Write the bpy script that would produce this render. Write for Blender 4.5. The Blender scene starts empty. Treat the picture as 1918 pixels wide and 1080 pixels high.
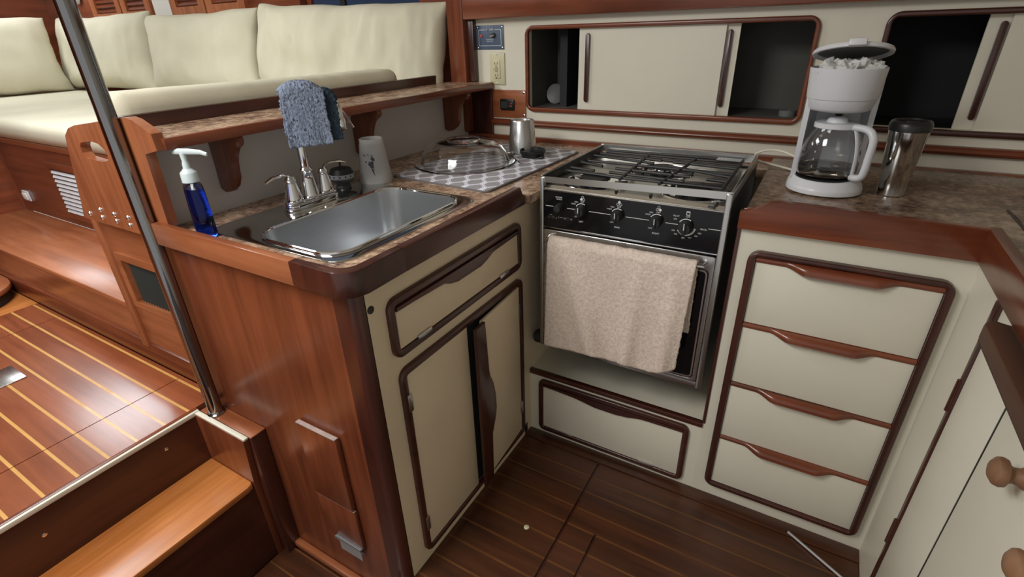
import bpy, bmesh, math, random
from mathutils import Vector, Matrix, noise
random.seed(7)
PI = math.pi
SC = bpy.context.scene
COL = SC.collection

# ------------------------------------------------------------------ camera
cam_d = bpy.data.cameras.new('camera')
cam = bpy.data.objects.new('camera', cam_d)
COL.objects.link(cam)
RIGHT = Vector((0.86340998, 0.50375095, -0.02753517))
DOWN = Vector((0.20606213, -0.40194917, -0.89217446))
FWD = Vector((-0.4605015, 0.76463838, -0.45085092))
m3 = Matrix((RIGHT, -DOWN, -FWD)).transposed()
cam.matrix_world = Matrix.Translation((0.68458, -1.240067, 1.278439)) @ m3.to_4x4()
cam_d.sensor_fit = 'HORIZONTAL'
cam_d.sensor_width = 36.0
cam_d.lens = 950.5257 / 1918 * 36.0
cam_d.clip_start = 0.02
SC.camera = cam

# ------------------------------------------------------------------ light and exposure
SC.view_settings.view_transform = 'Standard'
SC.view_settings.look = 'None'
SC.view_settings.gamma = 1.0
SC.view_settings.use_curve_mapping = False
SC.view_settings.exposure = 0.42
W = bpy.data.worlds.new('world')
SC.world = W
W.use_nodes = True
W.node_tree.nodes['Background'].inputs[0].default_value = (1.0, 0.99, 0.975, 1)
W.node_tree.nodes['Background'].inputs[1].default_value = 0.40

def area(name, loc, target, sx, sy, power, col):
    d = bpy.data.lights.new(name, 'AREA')
    d.shape = 'RECTANGLE'; d.size = sx; d.size_y = sy; d.energy = power; d.color = col
    o = bpy.data.objects.new(name, d); COL.objects.link(o)
    o.location = loc
    o.rotation_euler = (Vector(target) - Vector(loc)).to_track_quat('-Z', 'Y').to_euler()
    return o

area('saloon_hatch_light', (-1.75, -0.70, 2.02), (-1.75, -0.65, 0), 0.75, 0.75, 18, (0.93, 0.97, 1.0))
area('companionway_light', (-0.45, -1.60, 2.02), (-0.35, -1.1, 0.3), 0.70, 0.70, 21, (1.0, 0.985, 0.95))
area('forward_hatch_light', (-3.6, 0.0, 2.02), (-3.4, 0.0, 0), 0.7, 0.7, 8.5, (0.92, 0.96, 1.0))

# ------------------------------------------------------------------ materials
def new_mat(name):
    m = bpy.data.materials.new(name); m.use_nodes = True
    nt = m.node_tree
    return m, nt, nt.nodes['Principled BSDF']

def ramp(nt, fac, stops):
    r = nt.nodes.new('ShaderNodeValToRGB')
    e = r.color_ramp.elements
    while len(e) < len(stops): e.new(0.5)
    for i, (p, c) in enumerate(stops):
        e[i].position = p; e[i].color = (*c, 1)
    nt.links.new(fac, r.inputs[0])
    return r.outputs[0]

def coords(nt, scale=(1, 1, 1), kind='Object'):
    t = nt.nodes.new('ShaderNodeTexCoord')
    m = nt.nodes.new('ShaderNodeMapping')
    m.inputs['Scale'].default_value = scale
    nt.links.new(t.outputs[kind], m.inputs[0])
    return m.outputs[0]

def nz(nt, vec, scale, detail=3, rough=0.55, dist=0.0):
    n = nt.nodes.new('ShaderNodeTexNoise')
    n.inputs['Scale'].default_value = scale; n.inputs['Detail'].default_value = detail
    n.inputs['Roughness'].default_value = rough; n.inputs['Distortion'].default_value = dist
    nt.links.new(vec, n.inputs['Vector'])
    return n.outputs[0]

def bump(nt, b, h, strength=0.2, dist=0.002):
    n = nt.nodes.new('ShaderNodeBump')
    n.inputs['Strength'].default_value = strength; n.inputs['Distance'].default_value = dist
    nt.links.new(h, n.inputs['Height'])
    nt.links.new(n.outputs[0], b.inputs['Normal'])

def plain(name, col, rough=0.5, metal=0.0, spec=0.5, coat=0.0, var=0.0, bmp=0.0, bscale=200, vscale=6):
    m, nt, b = new_mat(name)
    b.inputs['Base Color'].default_value = (*col, 1)
    b.inputs['Roughness'].default_value = rough
    b.inputs['Metallic'].default_value = metal
    b.inputs['Specular IOR Level'].default_value = spec
    b.inputs['Coat Weight'].default_value = coat
    v = coords(nt)
    n = nz(nt, v, vscale, 4)
    lo = tuple(c * (1 - var) for c in col); hi = tuple(min(1, c * (1 + var * 0.5)) for c in col)
    nt.links.new(ramp(nt, n, [(0.35, lo), (0.65, hi)]), b.inputs['Base Color'])
    if bmp: bump(nt, b, nz(nt, v, bscale, 2), bmp)
    return m

def wood(name, dark, light, axis='X', rough=0.28, coat=0.3, grain=26, contrast=1.0):
    m, nt, b = new_mat(name)
    s = {'X': (0.07, 1, 1), 'Y': (1, 0.07, 1), 'Z': (1, 1, 0.07)}[axis]
    v = coords(nt, s)
    n1 = nz(nt, v, grain, 6, 0.62, 0.6)
    n2 = nz(nt, coords(nt, (1, 1, 1)), 3.0, 3)
    mx = nt.nodes.new('ShaderNodeMath'); mx.operation = 'MULTIPLY_ADD'
    nt.links.new(n2, mx.inputs[0]); mx.inputs[1].default_value = 0.5
    nt.links.new(n1, mx.inputs[2])
    c = ramp(nt, mx.outputs[0], [(0.50, dark), (0.74, tuple((a + d) / 2 for a, d in zip(dark, light))), (0.98, light)])
    nt.links.new(c, b.inputs['Base Color'])
    b.inputs['Roughness'].default_value = rough
    b.inputs['Coat Weight'].default_value = coat
    b.inputs['Coat Roughness'].default_value = 0.18
    bump(nt, b, n1, 0.05, 0.001)
    return m

def glass(name, col=(1, 1, 1), rough=0.0, ior=1.45):
    m, nt, b = new_mat(name)
    b.inputs['Base Color'].default_value = (*col, 1)
    b.inputs['Roughness'].default_value = rough
    b.inputs['IOR'].default_value = ior
    b.inputs['Transmission Weight'].default_value = 1.0
    return m

M = {}
M['laminate'] = plain('white_laminate', (0.76, 0.725, 0.60), 0.42, var=0.05, vscale=2.5)
M['laminate_bounce'] = plain('bounce_tinted_laminate', (0.76, 0.635, 0.45), 0.42, var=0.07, vscale=3)  # white laminate with warm bounce light tinted into its colour
M['ceiling'] = plain('ceiling_white', (0.80, 0.79, 0.74), 0.6, var=0.03)
M['bulkhead'] = plain('bulkhead_grey', (0.64, 0.62, 0.585), 0.55, var=0.06, vscale=3)
M['teak_x'] = wood('teak_along', (0.095, 0.022, 0.009), (0.245, 0.064, 0.026), 'X')
M['teak_y'] = wood('teak_across', (0.095, 0.022, 0.009), (0.245, 0.064, 0.026), 'Y')
M['teak_z'] = wood('teak_upright', (0.095, 0.022, 0.009), (0.25, 0.068, 0.027), 'Z')
M['teak_lt_x'] = wood('teak_golden_along', (0.22, 0.062, 0.022), (0.44, 0.155, 0.065), 'X', 0.3)
M['teak_lt_z'] = wood('teak_golden_upright', (0.22, 0.062, 0.022), (0.44, 0.155, 0.065), 'Z', 0.3)
M['teak_lt_y'] = wood('teak_golden_across', (0.34, 0.100, 0.020), (0.66, 0.25, 0.070), 'Y', 0.32, 0.15)
M['frame_x'] = wood('mahogany_trim_along', (0.030, 0.008, 0.006), (0.080, 0.021, 0.012), 'X', 0.3)
M['frame_y'] = wood('mahogany_trim_across', (0.030, 0.008, 0.006), (0.080, 0.021, 0.012), 'Y', 0.3)
M['frame_z'] = wood('mahogany_trim_upright', (0.030, 0.008, 0.006), (0.080, 0.021, 0.012), 'Z', 0.3)
M['floor_saloon'] = wood('saloon_sole', (0.17, 0.042, 0.015), (0.34, 0.095, 0.036), 'X', 0.22, 0.7)
M['floor_galley'] = wood('galley_sole', (0.030, 0.010, 0.005), (0.105, 0.034, 0.013), 'X', 0.34, 0.12)
M['holly'] = plain('holly_inlay', (0.62, 0.34, 0.095), 0.3, coat=0.3, var=0.1, vscale=14)
M['holly_shaded'] = plain('shaded_holly_inlay', (0.15, 0.058, 0.016), 0.35, var=0.25, vscale=8)  # same inlay, darkened in colour for the dim galley floor
M['rod_wood'] = wood('pale_wood', (0.16, 0.075, 0.036), (0.32, 0.17, 0.09), 'Z', 0.5, 0.0)
M['black'] = plain('black_plastic', (0.012, 0.012, 0.013), 0.35, var=0.1)
M['black_gloss'] = plain('black_glass', (0.006, 0.006, 0.007), 0.10, spec=0.4)
M['iron'] = plain('black_iron', (0.012, 0.012, 0.012), 0.5, var=0.2)
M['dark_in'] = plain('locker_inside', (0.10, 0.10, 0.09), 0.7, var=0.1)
M['dark_in2'] = plain('dark_gap_shade', (0.02, 0.02, 0.022), 0.8, var=0.1)
M['chrome'] = plain('chrome', (0.80, 0.81, 0.83), 0.06, 1.0)
M['plastic'] = plain('white_plastic', (0.68, 0.69, 0.72), 0.32, var=0.02)
M['ivory'] = plain('ivory_plastic', (0.66, 0.62, 0.40), 0.35, var=0.02)
M['ivory_dark'] = plain('ivory_line', (0.40, 0.36, 0.22), 0.4)
M['navy'] = plain('navy_plate', (0.085, 0.125, 0.19), 0.4, var=0.05)
M['white_ink'] = plain('white_ink', (0.75, 0.75, 0.75), 0.5)
M['grey_ink'] = plain('grey_ink', (0.30, 0.31, 0.33), 0.5)
M['print_ink'] = plain('print_ink', (0.05, 0.055, 0.075), 0.6)
M['pewter'] = plain('pewter', (0.16, 0.165, 0.17), 0.4, 0.8)
M['alu'] = plain('dull_aluminium', (0.52, 0.53, 0.54), 0.42, 0.6)
M['pole_steel'] = plain('pole_steel', (0.30, 0.30, 0.31), 0.10, 1.0)
M['grey_plate'] = plain('grey_glaze', (0.15, 0.155, 0.15), 0.4)
M['rib_grey'] = plain('rib_grey', (0.045, 0.05, 0.045), 0.5)
M['worn_lit'] = plain('worn_lit_edge', (0.45, 0.36, 0.33), 0.6, var=0.2, vscale=40)  # pale wear plus the lit top ledge's highlight, put into one colour
M['ledge'] = wood('dull_mahogany', (0.05, 0.020, 0.011), (0.11, 0.044, 0.022), 'Y', 0.6, 0.0)
M['red'] = plain('red_button', (0.55, 0.10, 0.08), 0.4)
M['screen'] = plain('grey_screen', (0.04, 0.05, 0.045), 0.2)
M['rubber'] = plain('black_rubber', (0.015, 0.015, 0.016), 0.6)
M['cushion'] = plain('cream_canvas', (0.60, 0.565, 0.435), 0.85, spec=0.2, var=0.08, bmp=0.15, bscale=350, vscale=3)
M['terry_blue'] = plain('blue_grey_terry', (0.23, 0.27, 0.36), 0.95, spec=0.1, var=0.30, bmp=0.9, bscale=260, vscale=150)
M['terry_dark'] = plain('dark_terry', (0.035, 0.055, 0.075), 0.95, spec=0.1, var=0.3, bmp=0.6, bscale=260, vscale=120)
M['terry_beige'] = plain('beige_terry', (0.74, 0.62, 0.53), 0.95, spec=0.1, var=0.16, bmp=0.9, bscale=260, vscale=130)
M['paper'] = plain('white_paper', (0.72, 0.72, 0.70), 0.8, var=0.04)
M['cord'] = plain('cream_cord', (0.74, 0.70, 0.58), 0.45)
M['glass'] = glass('clear_glass')
M['blue_liquid'] = glass('blue_soap', (0.010, 0.05, 0.62), 0.02, 1.36)
M['coffee'] = glass('coffee_dregs', (0.78, 0.72, 0.62), 0.0, 1.34)
M['clear'] = glass('clear_plastic', (0.92, 0.95, 0.96), 0.12, 1.4)
M['pump'] = plain('pale_pump_plastic', (0.62, 0.72, 0.74), 0.3)
M['blue_pane'] = plain('dark_blue_pane', (0.035, 0.055, 0.10), 0.08)  # even dark bluish glass colour

def frosted():
    m, nt, b = new_mat('frosted_plastic')
    b.inputs['Base Color'].default_value = (0.80, 0.80, 0.80, 1)
    b.inputs['Roughness'].default_value = 0.45
    b.inputs['Transmission Weight'].default_value = 0.55
    b.inputs['IOR'].default_value = 1.2
    return m
M['frosted'] = frosted()

def steel(name, axis='Z', rough=0.26, col=(0.56, 0.56, 0.55)):
    m, nt, b = new_mat(name)
    s = {'X': (0.03, 1, 1), 'Y': (1, 0.03, 1), 'Z': (1, 1, 0.03)}[axis]
    n = nz(nt, coords(nt, s), 620, 2)
    b.inputs['Metallic'].default_value = 1.0
    nt.links.new(ramp(nt, n, [(0.3, tuple(c * 0.92 for c in col)), (0.7, col)]), b.inputs['Base Color'])
    mr = nt.nodes.new('ShaderNodeMapRange')
    mr.inputs['To Min'].default_value = rough - 0.03; mr.inputs['To Max'].default_value = rough + 0.05
    nt.links.new(n, mr.inputs[0]); nt.links.new(mr.outputs[0], b.inputs['Roughness'])
    return m
M['steel_x'] = steel('brushed_steel_along', 'X')
M['steel_y'] = steel('brushed_steel_sink', 'Y', 0.30, (0.60, 0.62, 0.64))
M['steel_z'] = steel('brushed_steel_upright', 'Z', 0.28)
M['steel_flat'] = plain('polished_steel', (0.60, 0.60, 0.585), 0.11, 1.0, var=0.03)
M['steel_band'] = plain('satin_steel', (0.74, 0.73, 0.70), 0.30, 1.0, var=0.05)

def granite(name, g):
    m, nt, b = new_mat(name)
    v = coords(nt)
    n = nz(nt, v, 55, 8, 0.72, 0.3)
    n2 = nz(nt, v, 11, 4, 0.6)
    ad = nt.nodes.new('ShaderNodeMath'); ad.operation = 'MULTIPLY_ADD'
    nt.links.new(n2, ad.inputs[0]); ad.inputs[1].default_value = 0.6; nt.links.new(n, ad.inputs[2])
    c = ramp(nt, ad.outputs[0], [(p, tuple(min(1, q * g) for q in c)) for p, c in ((0.60, (0.045, 0.026, 0.018)), (0.74, (0.16, 0.098, 0.064)), (0.84, (0.25, 0.165, 0.11)), (0.98, (0.40, 0.29, 0.20)))])
    nt.links.new(c, b.inputs['Base Color'])
    b.inputs['Roughness'].default_value = 0.24
    return m
M['granite'] = granite('granite_laminate', 1.0)
M['granite_light_glare'] = granite('glare_lightened_granite_laminate', 1.75)  # lighter laminate, with the shelf's glare put into its colour

def mat_pattern():
    m, nt, b = new_mat('trellis_drying_mat')
    L = nt.links.new
    t = nt.nodes.new('ShaderNodeTexCoord')
    sp = nt.nodes.new('ShaderNodeSeparateXYZ'); L(t.outputs['Object'], sp.inputs[0])
    def mth(op, a, bb=None, cc=None):
        n = nt.nodes.new('ShaderNodeMath'); n.operation = op
        for i, x in enumerate((a, bb, cc)):
            if x is None: continue
            if isinstance(x, (int, float)): n.inputs[i].default_value = x
            else: L(x, n.inputs[i])
        return n.outputs[0]
    P, Q, A = 0.062, 0.100, 0.27
    s = mth('SINE', mth('MULTIPLY', sp.outputs[1], 2 * PI / Q))
    def lines(sign, off):
        f = mth('ADD', mth('MULTIPLY_ADD', s, sign * A, off), mth('DIVIDE', sp.outputs[0], P))
        f = mth('ABSOLUTE', mth('SUBTRACT', mth('FRACT', f), 0.5))
        a = mth('LESS_THAN', f, 0.048)
        c = mth('LESS_THAN', mth('ABSOLUTE', mth('SUBTRACT', f, 0.105)), 0.022)
        return mth('MAXIMUM', a, c)
    k = mth('MAXIMUM', lines(1, 0.0), lines(-1, 0.5))
    mix = nt.nodes.new('ShaderNodeMix'); mix.data_type = 'RGBA'
    L(k, mix.inputs['Factor'])
    mix.inputs[6].default_value = (0.30, 0.285, 0.30, 1)
    mix.inputs[7].default_value = (0.76, 0.76, 0.84, 1)
    L(mix.outputs[2], b.inputs['Base Color'])
    b.inputs['Roughness'].default_value = 0.85
    bump(nt, b, nz(nt, t.outputs['Object'], 400, 2), 0.4)
    return m
M['mat'] = mat_pattern()
M['mat_edge'] = plain('mat_edge', (0.17, 0.155, 0.155), 0.8)

# ------------------------------------------------------------------ mesh building
class B:
    def __init__(self): self.bm = bmesh.new()
    def box(self, x0, x1, y0, y1, z0, z1, bev=0.0, seg=2, M4=None):
        b = bmesh.new()
        bmesh.ops.create_cube(b, size=1)
        for v in b.verts:
            v.co = Vector(((x0 + x1) / 2 + v.co.x * (x1 - x0), (y0 + y1) / 2 + v.co.y * (y1 - y0), (z0 + z1) / 2 + v.co.z * (z1 - z0)))
        if bev: bmesh.ops.bevel(b, geom=b.edges[:], offset=bev, segments=seg, profile=0.5, affect='EDGES')
        return self._merge(b, M4)
    def _merge(self, b, M4=None):
        if M4 is not None: bmesh.ops.transform(b, matrix=M4, verts=b.verts[:])
        bmesh.ops.recalc_face_normals(b, faces=b.faces[:])
        mp = {}
        for v in b.verts: mp[v] = self.bm.verts.new(v.co)
        for f in b.faces:
            try: self.bm.faces.new([mp[v] for v in f.verts])
            except ValueError: pass
        b.free()
        return self
    @staticmethod
    def _ax(axis, a, b, c):   # (in-plane u, v, along axis) -> xyz
        return {'x': (c, a, b), 'y': (a, c, b), 'z': (a, b, c)}[axis]
    def prism(self, poly, axis, a, c, bev=0.0, seg=2, M4=None):
        b = bmesh.new()
        lo = [b.verts.new(self._ax(axis, p[0], p[1], a)) for p in poly]
        hi = [b.verts.new(self._ax(axis, p[0], p[1], c)) for p in poly]
        n = len(poly)
        b.faces.new(lo); b.faces.new(hi)
        for i in range(n): b.faces.new((lo[i], lo[(i + 1) % n], hi[(i + 1) % n], hi[i]))
        if bev:
            eds = [e for e in b.edges if (e.verts[0] in lo) == (e.verts[1] in lo)]
            bmesh.ops.bevel(b, geom=eds, offset=bev, segments=seg, profile=0.5, affect='EDGES')
        return self._merge(b, M4)
    def ring(self, outer, inner, axis, a, c, bev=0.0, M4=None):
        b = bmesh.new(); n = len(outer)
        V = [[b.verts.new(self._ax(axis, p[0], p[1], d)) for p in poly] for poly, d in ((outer, a), (outer, c), (inner, c), (inner, a))]
        for k in range(4):
            A, Bq = V[k], V[(k + 1) % 4]
            for i in range(n): b.faces.new((A[i], A[(i + 1) % n], Bq[(i + 1) % n], Bq[i]))
        if bev:
            hs = set(V[1]) if True else None
            hi = set(V[1]); hj = set(V[2])
            eds = [e for e in b.edges if (e.verts[0] in hi and e.verts[1] in hi) or (e.verts[0] in hj and e.verts[1] in hj)]
            bmesh.ops.bevel(b, geom=eds, offset=bev, segments=3, profile=0.5, affect='EDGES')
        return self._merge(b, M4)
    def lathe(self, prof, c=(0, 0, 0), seg=32, M4=None, sx=1, sy=1, k=1.0):
        prof = [(r * k, z * k) for r, z in prof]
        b = bmesh.new(); rings = []
        for r, z in prof:
            if r < 1e-6: rings.append([b.verts.new((c[0], c[1], c[2] + z))])
            else: rings.append([b.verts.new((c[0] + r * sx * math.cos(2 * PI * i / seg), c[1] + r * sy * math.sin(2 * PI * i / seg), c[2] + z)) for i in range(seg)])
        for A, Bq in zip(rings, rings[1:]):
            if len(A) == 1 and len(Bq) == 1: continue
            for i in range(seg):
                j = (i + 1) % seg
                if len(A) == 1: b.faces.new((A[0], Bq[j], Bq[i]))
                elif len(Bq) == 1: b.faces.new((A[i], A[j], Bq[0]))
                else: b.faces.new((A[i], A[j], Bq[j], Bq[i]))
        for e in (rings[0], rings[-1]):
            if len(e) > 1 and prof[0] != prof[-1]: 
                try: b.faces.new(e)
                except ValueError: pass
        if prof[0] == prof[-1]: bmesh.ops.remove_doubles(b, verts=b.verts[:], dist=1e-6)
        return self._merge(b, M4)
    def tube(self, path, r, seg=10, closed=False, smooth=True, flat=1.0, up=None):
        P = [Vector(p) for p in path]; n = len(P)
        R = r if isinstance(r, (list, tuple)) else [r] * n
        b = bmesh.new(); rings = []
        nrm = None
        for i in range(n):
            if closed: t = P[(i + 1) % n] - P[i - 1]
            else: t = P[min(i + 1, n - 1)] - P[max(i - 1, 0)]
            t.normalize()
            if nrm is None:
                u = Vector(up) if up else (Vector((0, 0, 1)) if abs(t.z) < 0.9 else Vector((1, 0, 0)))
                nrm = (u - t * u.dot(t)).normalized()
            else: nrm = (nrm - t * nrm.dot(t)).normalized()
            bi = t.cross(nrm)
            rings.append([b.verts.new(P[i] + nrm * (R[i] * math.cos(2 * PI * k / seg)) + bi * (R[i] * flat * math.sin(2 * PI * k / seg))) for k in range(seg)])
        m = n if closed else n - 1
        for i in range(m):
            A, Bq = rings[i], rings[(i + 1) % n]
            for k in range(seg): b.faces.new((A[k], A[(k + 1) % seg], Bq[(k + 1) % seg], Bq[k]))
        if not closed:
            b.faces.new(rings[0]); b.faces.new(rings[-1])
        return self._merge(b)
    def grid(self, fn, nu, nv, thick=0.0):
        """fn(u,v)->xyz for u,v in 0..1; thickness by offset along the normals"""
        P = [[Vector(fn(i / nu, j / nv)) for j in range(nv + 1)] for i in range(nu + 1)]
        b = bmesh.new()
        def nrm(i, j):
            du = P[min(i + 1, nu)][j] - P[max(i - 1, 0)][j]; dv = P[i][min(j + 1, nv)] - P[i][max(j - 1, 0)]
            c = du.cross(dv)
            return c.normalized() if c.length > 0 else Vector((0, 0, 1))
        A = [[b.verts.new(P[i][j]) for j in range(nv + 1)] for i in range(nu + 1)]
        for i in range(nu):
            for j in range(nv): b.faces.new((A[i][j], A[i + 1][j], A[i + 1][j + 1], A[i][j + 1]))
        if thick:
            D = [[b.verts.new(P[i][j] - nrm(i, j) * thick) for j in range(nv + 1)] for i in range(nu + 1)]
            for i in range(nu):
                for j in range(nv): b.faces.new((D[i][j], D[i][j + 1], D[i + 1][j + 1], D[i + 1][j]))
            for i in range(nu):
                b.faces.new((A[i][0], D[i][0], D[i + 1][0], A[i + 1][0])); b.faces.new((A[i][nv], A[i + 1][nv], D[i + 1][nv], D[i][nv]))
            for j in range(nv):
                b.faces.new((A[0][j], A[0][j + 1], D[0][j + 1], D[0][j])); b.faces.new((A[nu][j], D[nu][j], D[nu][j + 1], A[nu][j + 1]))
        return self._merge(b)
    def pillow(self, c, ax_u, ax_v, ax_t, w, h, t, seed=0, nu=26, nv=18, wr=0.012, pw=4, ex=0.42, pinch=0.05):
        c = Vector(c); U, V, T = Vector(ax_u).normalized(), Vector(ax_v).normalized(), Vector(ax_t).normalized()
        b = bmesh.new(); side = []
        for s in (1, -1):
            G = []
            for i in range(nu + 1):
                row = []
                for j in range(nv + 1):
                    u = -1 + 2 * i / nu; v = -1 + 2 * j / nv
                    u = math.sin(u * PI / 2); v = math.sin(v * PI / 2)
                    e = max(0, (1 - abs(u) ** pw) * (1 - abs(v) ** pw)) ** ex
                    x = u * w / 2 * (1 - pinch * (1 - v * v) * abs(u)); y = v * h / 2 * (1 - pinch * (1 - u * u) * abs(v))
                    nn = noise.noise(Vector((x * 7 + seed * 5.1, y * 7, s * 3.0 + seed))) + 0.6 * noise.noise(Vector((x * 26 + seed, y * 9, seed * 2.0)))
                    edge = noise.noise(Vector((u * 3 + seed * 3.3, v * 3, 9.0))) * 0.012
                    p = c + U * (x + edge) + V * (y + edge * 0.8) + T * (s * (t / 2 * e + wr * nn * e))
                    row.append(b.verts.new(p))
                G.append(row)
            side.append(G)
            for i in range(nu):
                for j in range(nv):
                    q = (G[i][j], G[i + 1][j], G[i + 1][j + 1], G[i][j + 1])
                    b.faces.new(q if s > 0 else q[::-1])
        bmesh.ops.remove_doubles(b, verts=b.verts[:], dist=1e-5)
        return self._merge(b)
    def text(self, s, size, origin, ux, uy, lift=0.0003, align='CENTER', shear=0.0, thin=0.0):
        cu = bpy.data.curves.new('txt', 'FONT'); cu.body = s; cu.size = size; cu.align_x = align; cu.align_y = 'CENTER'
        cu.shear = shear; cu.offset = thin; cu.resolution_u = 2
        o = bpy.data.objects.new('txt', cu); COL.objects.link(o)
        dg = bpy.context.evaluated_depsgraph_get()
        me = bpy.data.meshes.new_from_object(o.evaluated_get(dg))
        bpy.data.objects.remove(o); bpy.data.curves.remove(cu)
        O, U, V = Vector(origin), Vector(ux), Vector(uy); N = U.cross(V)
        vs = [self.bm.verts.new(O + U * v.co.x + V * v.co.y + N * lift) for v in me.vertices]
        for p in me.polygons:
            try: self.bm.faces.new([vs[i] for i in p.vertices])
            except ValueError: pass
        bpy.data.meshes.remove(me)
        return self

def rrect(u0, u1, v0, v1, r, n=5):
    P = []
    for (cu, cv, a0) in ((u1 - r, v1 - r, 0), (u0 + r, v1 - r, 90), (u0 + r, v0 + r, 180), (u1 - r, v0 + r, 270)):
        for k in range(n + 1):
            a = math.radians(a0 + 90 * k / n); P.append((cu + r * math.cos(a), cv + r * math.sin(a)))
    return P

def org(o):
    v = Vector((0, 0, 0))
    while o is not None: v += o.location; o = o.parent
    return v

def obj(name, b, mat, parent=None, origin=None, smooth=35, kind=None, label=None):
    bm = b.bm
    if parent is not None: off = org(parent)
    elif origin is not None: off = Vector(origin)
    else:
        xs = [v.co for v in bm.verts]
        off = Vector(((min(v.x for v in xs) + max(v.x for v in xs)) / 2, (min(v.y for v in xs) + max(v.y for v in xs)) / 2, min(v.z for v in xs)))
    bmesh.ops.translate(bm, verts=bm.verts[:], vec=-off)
    me = bpy.data.meshes.new(name); bm.to_mesh(me); bm.free()
    me.materials.append(M[mat] if isinstance(mat, str) else mat)
    if smooth:
        me.shade_smooth()
        me.set_sharp_from_angle(angle=math.radians(smooth))
    o = bpy.data.objects.new(name, me); COL.objects.link(o)
    if parent is not None: o.parent = parent
    else: o.location = off
    if kind: o['kind'] = kind
    if label: o['label'] = label
    return o

def tag(o, label, cat, group=None):
    o['label'] = label; o['category'] = cat
    if group: o['group'] = group
    return o

def thing(name, loc, label, cat, group=None):
    o = bpy.data.objects.new(name, None); COL.objects.link(o); o.location = loc
    o.empty_display_size = 0.05
    return tag(o, label, cat, group)

def struct(name, b, mat, parent=None, smooth=35):
    o = obj(name, b, mat, parent, smooth=smooth)
    if parent is None: o['kind'] = 'structure'
    return o

def bx(*a, **k): return B().box(*a, **k)

ZC = 0.876      # counter height by the sink
ZR = 0.890      # counter height right of the stove
YW = 0.6475     # back wall

# ================================================================== THE SETTING
fl = struct('floor', bx(-0.03, 1.30, -2.3, 0.0, -0.05, -0.006), 'frame_x')
# galley planks between inlay strips
rows = [-0.045, -0.110, -0.173, -0.240, -0.303, -0.369, -0.436, -0.502, -0.568, -0.634, -0.700, -0.766, -0.832, -0.898, -0.964, -1.03]
def plank_rows(parent, rows, segs, z, w, mp, ms, gap=0.0015):
    for k in range(len(rows) - 1):
        y1, y0 = rows[k], rows[k + 1]
        for (xa, xb) in segs(k):
            obj('plank', bx(xa + gap, xb - gap, y0 + w / 2, y1 - w / 2, z - 0.012, z), mp, parent, smooth=0)
            if k: obj('inlay_strip', bx(xa + gap, xb - gap, y1 - w / 2, y1 + w / 2, z - 0.012, z - 0.0002), ms, parent, smooth=0)
def gseg(k):
    s = [(-0.03, 0.278), (0.284, 1.009)]
    if k >= 4: s = [(-0.03, 0.278), (0.284, 0.368), (0.373, 1.009)]
    return s
plank_rows(fl, rows, gseg, 0.0, 0.006, 'floor_galley', 'holly_shaded')
obj('border_board', bx(0.0, 1.009, -0.045, 0.0, -0.012, 0.004, bev=0.002), 'floor_galley', fl)
fl2 = struct('floor', bx(-0.95, -0.03, -2.3, -0.60, -0.16, -0.142), 'frame_x')
for k, y in enumerate([-0.70, -0.765, -0.83, -0.895, -0.96, -1.025]):
    obj('plank', bx(-0.485, -0.034, y - 0.0625, y - 0.0035 + 0.001, -0.142, -0.13), 'floor_galley', fl2, smooth=0)
    obj('inlay_strip', bx(-0.485, -0.034, y - 0.0025, y + 0.0025, -0.142, -0.1302), 'holly_shaded', fl2, smooth=0)
struct('trim_1', bx(-0.05, -0.03, -2.3, -0.70, -0.13, 0.0), 'frame_y')
# saloon sole
ZF = 0.34
fl3 = struct('floor', bx(-4.2, -0.700, -2.6, -0.60, 0.28, ZF - 0.013), 'frame_x')
srows = [-0.632, -0.668, -0.739, -0.804, -0.875, -0.943, -1.011, -1.080, -1.149, -1.218, -1.287]
def sseg(k):
    if k == 0: return [(-1.94, -0.702)]
    return [(-1.94, -1.722), (-1.722, -0.890), (-0.890, -0.702)]
plank_rows(fl3, srows, sseg, ZF, 0.0075, 'floor_saloon', 'holly', gap=0.0017)
obj('end_board', bx(-2.6, -1.942, -1.3, -0.632, ZF - 0.012, ZF), 'teak_lt_y', fl3)
obj('edge_board', bx(-4.1, -0.702, -2.5, -1.288, ZF - 0.012, ZF), 'floor_saloon', fl3)

# hull side / back wall of the galley with two locker openings
C1 = (-0.342, 0.611, 1.0085, 1.283)
C2 = (0.795, 1.75, 1.000, 1.285)
wb = B()
def wallbox(x0, x1, z0, z1): wb.box(x0, x1, YW, YW + 0.02, z0, z1)
wallbox(-0.66, 1.95, 0.86, C1[2] - 0.008); wallbox(-0.66, 1.95, 1.285, 2.1)
wallbox(-0.66, C1[0], C1[2] - 0.008, 1.285); wallbox(C1[1], C2[0], C1[2] - 0.008, 1.285); wallbox(C2[1], 1.95, C1[2] - 0.008, 1.285)
struct('wall_back', wb, 'laminate', smooth=0)
struct('wall_back', bx(-4.3, -0.66, 0.745, 0.765, 0.3, 2.1), 'teak_x')
struct('wall_left', bx(-4.32, -4.28, -2.6, 0.765, 0.3, 2.1), 'teak_y')
struct('wall_front_added', bx(-4.3, -1.15, -2.64, -2.60, 0.3, 2.1), 'teak_x')  # unseen wall, added to give the grab pole darker reflections
struct('wall_right', bx(1.95, 1.97, -2.3, 0.67, 0.0, 2.1), 'laminate')
# bulkhead behind the sink
struct('wall_bulkhead', bx(-0.682, -0.637, -0.662, YW, 0.30, 1.0735), 'bulkhead')
struct('trim_2', bx(-0.637, -0.515, 0.634, YW, 0.876, 1.0735, bev=0.003), 'frame_z')
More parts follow.
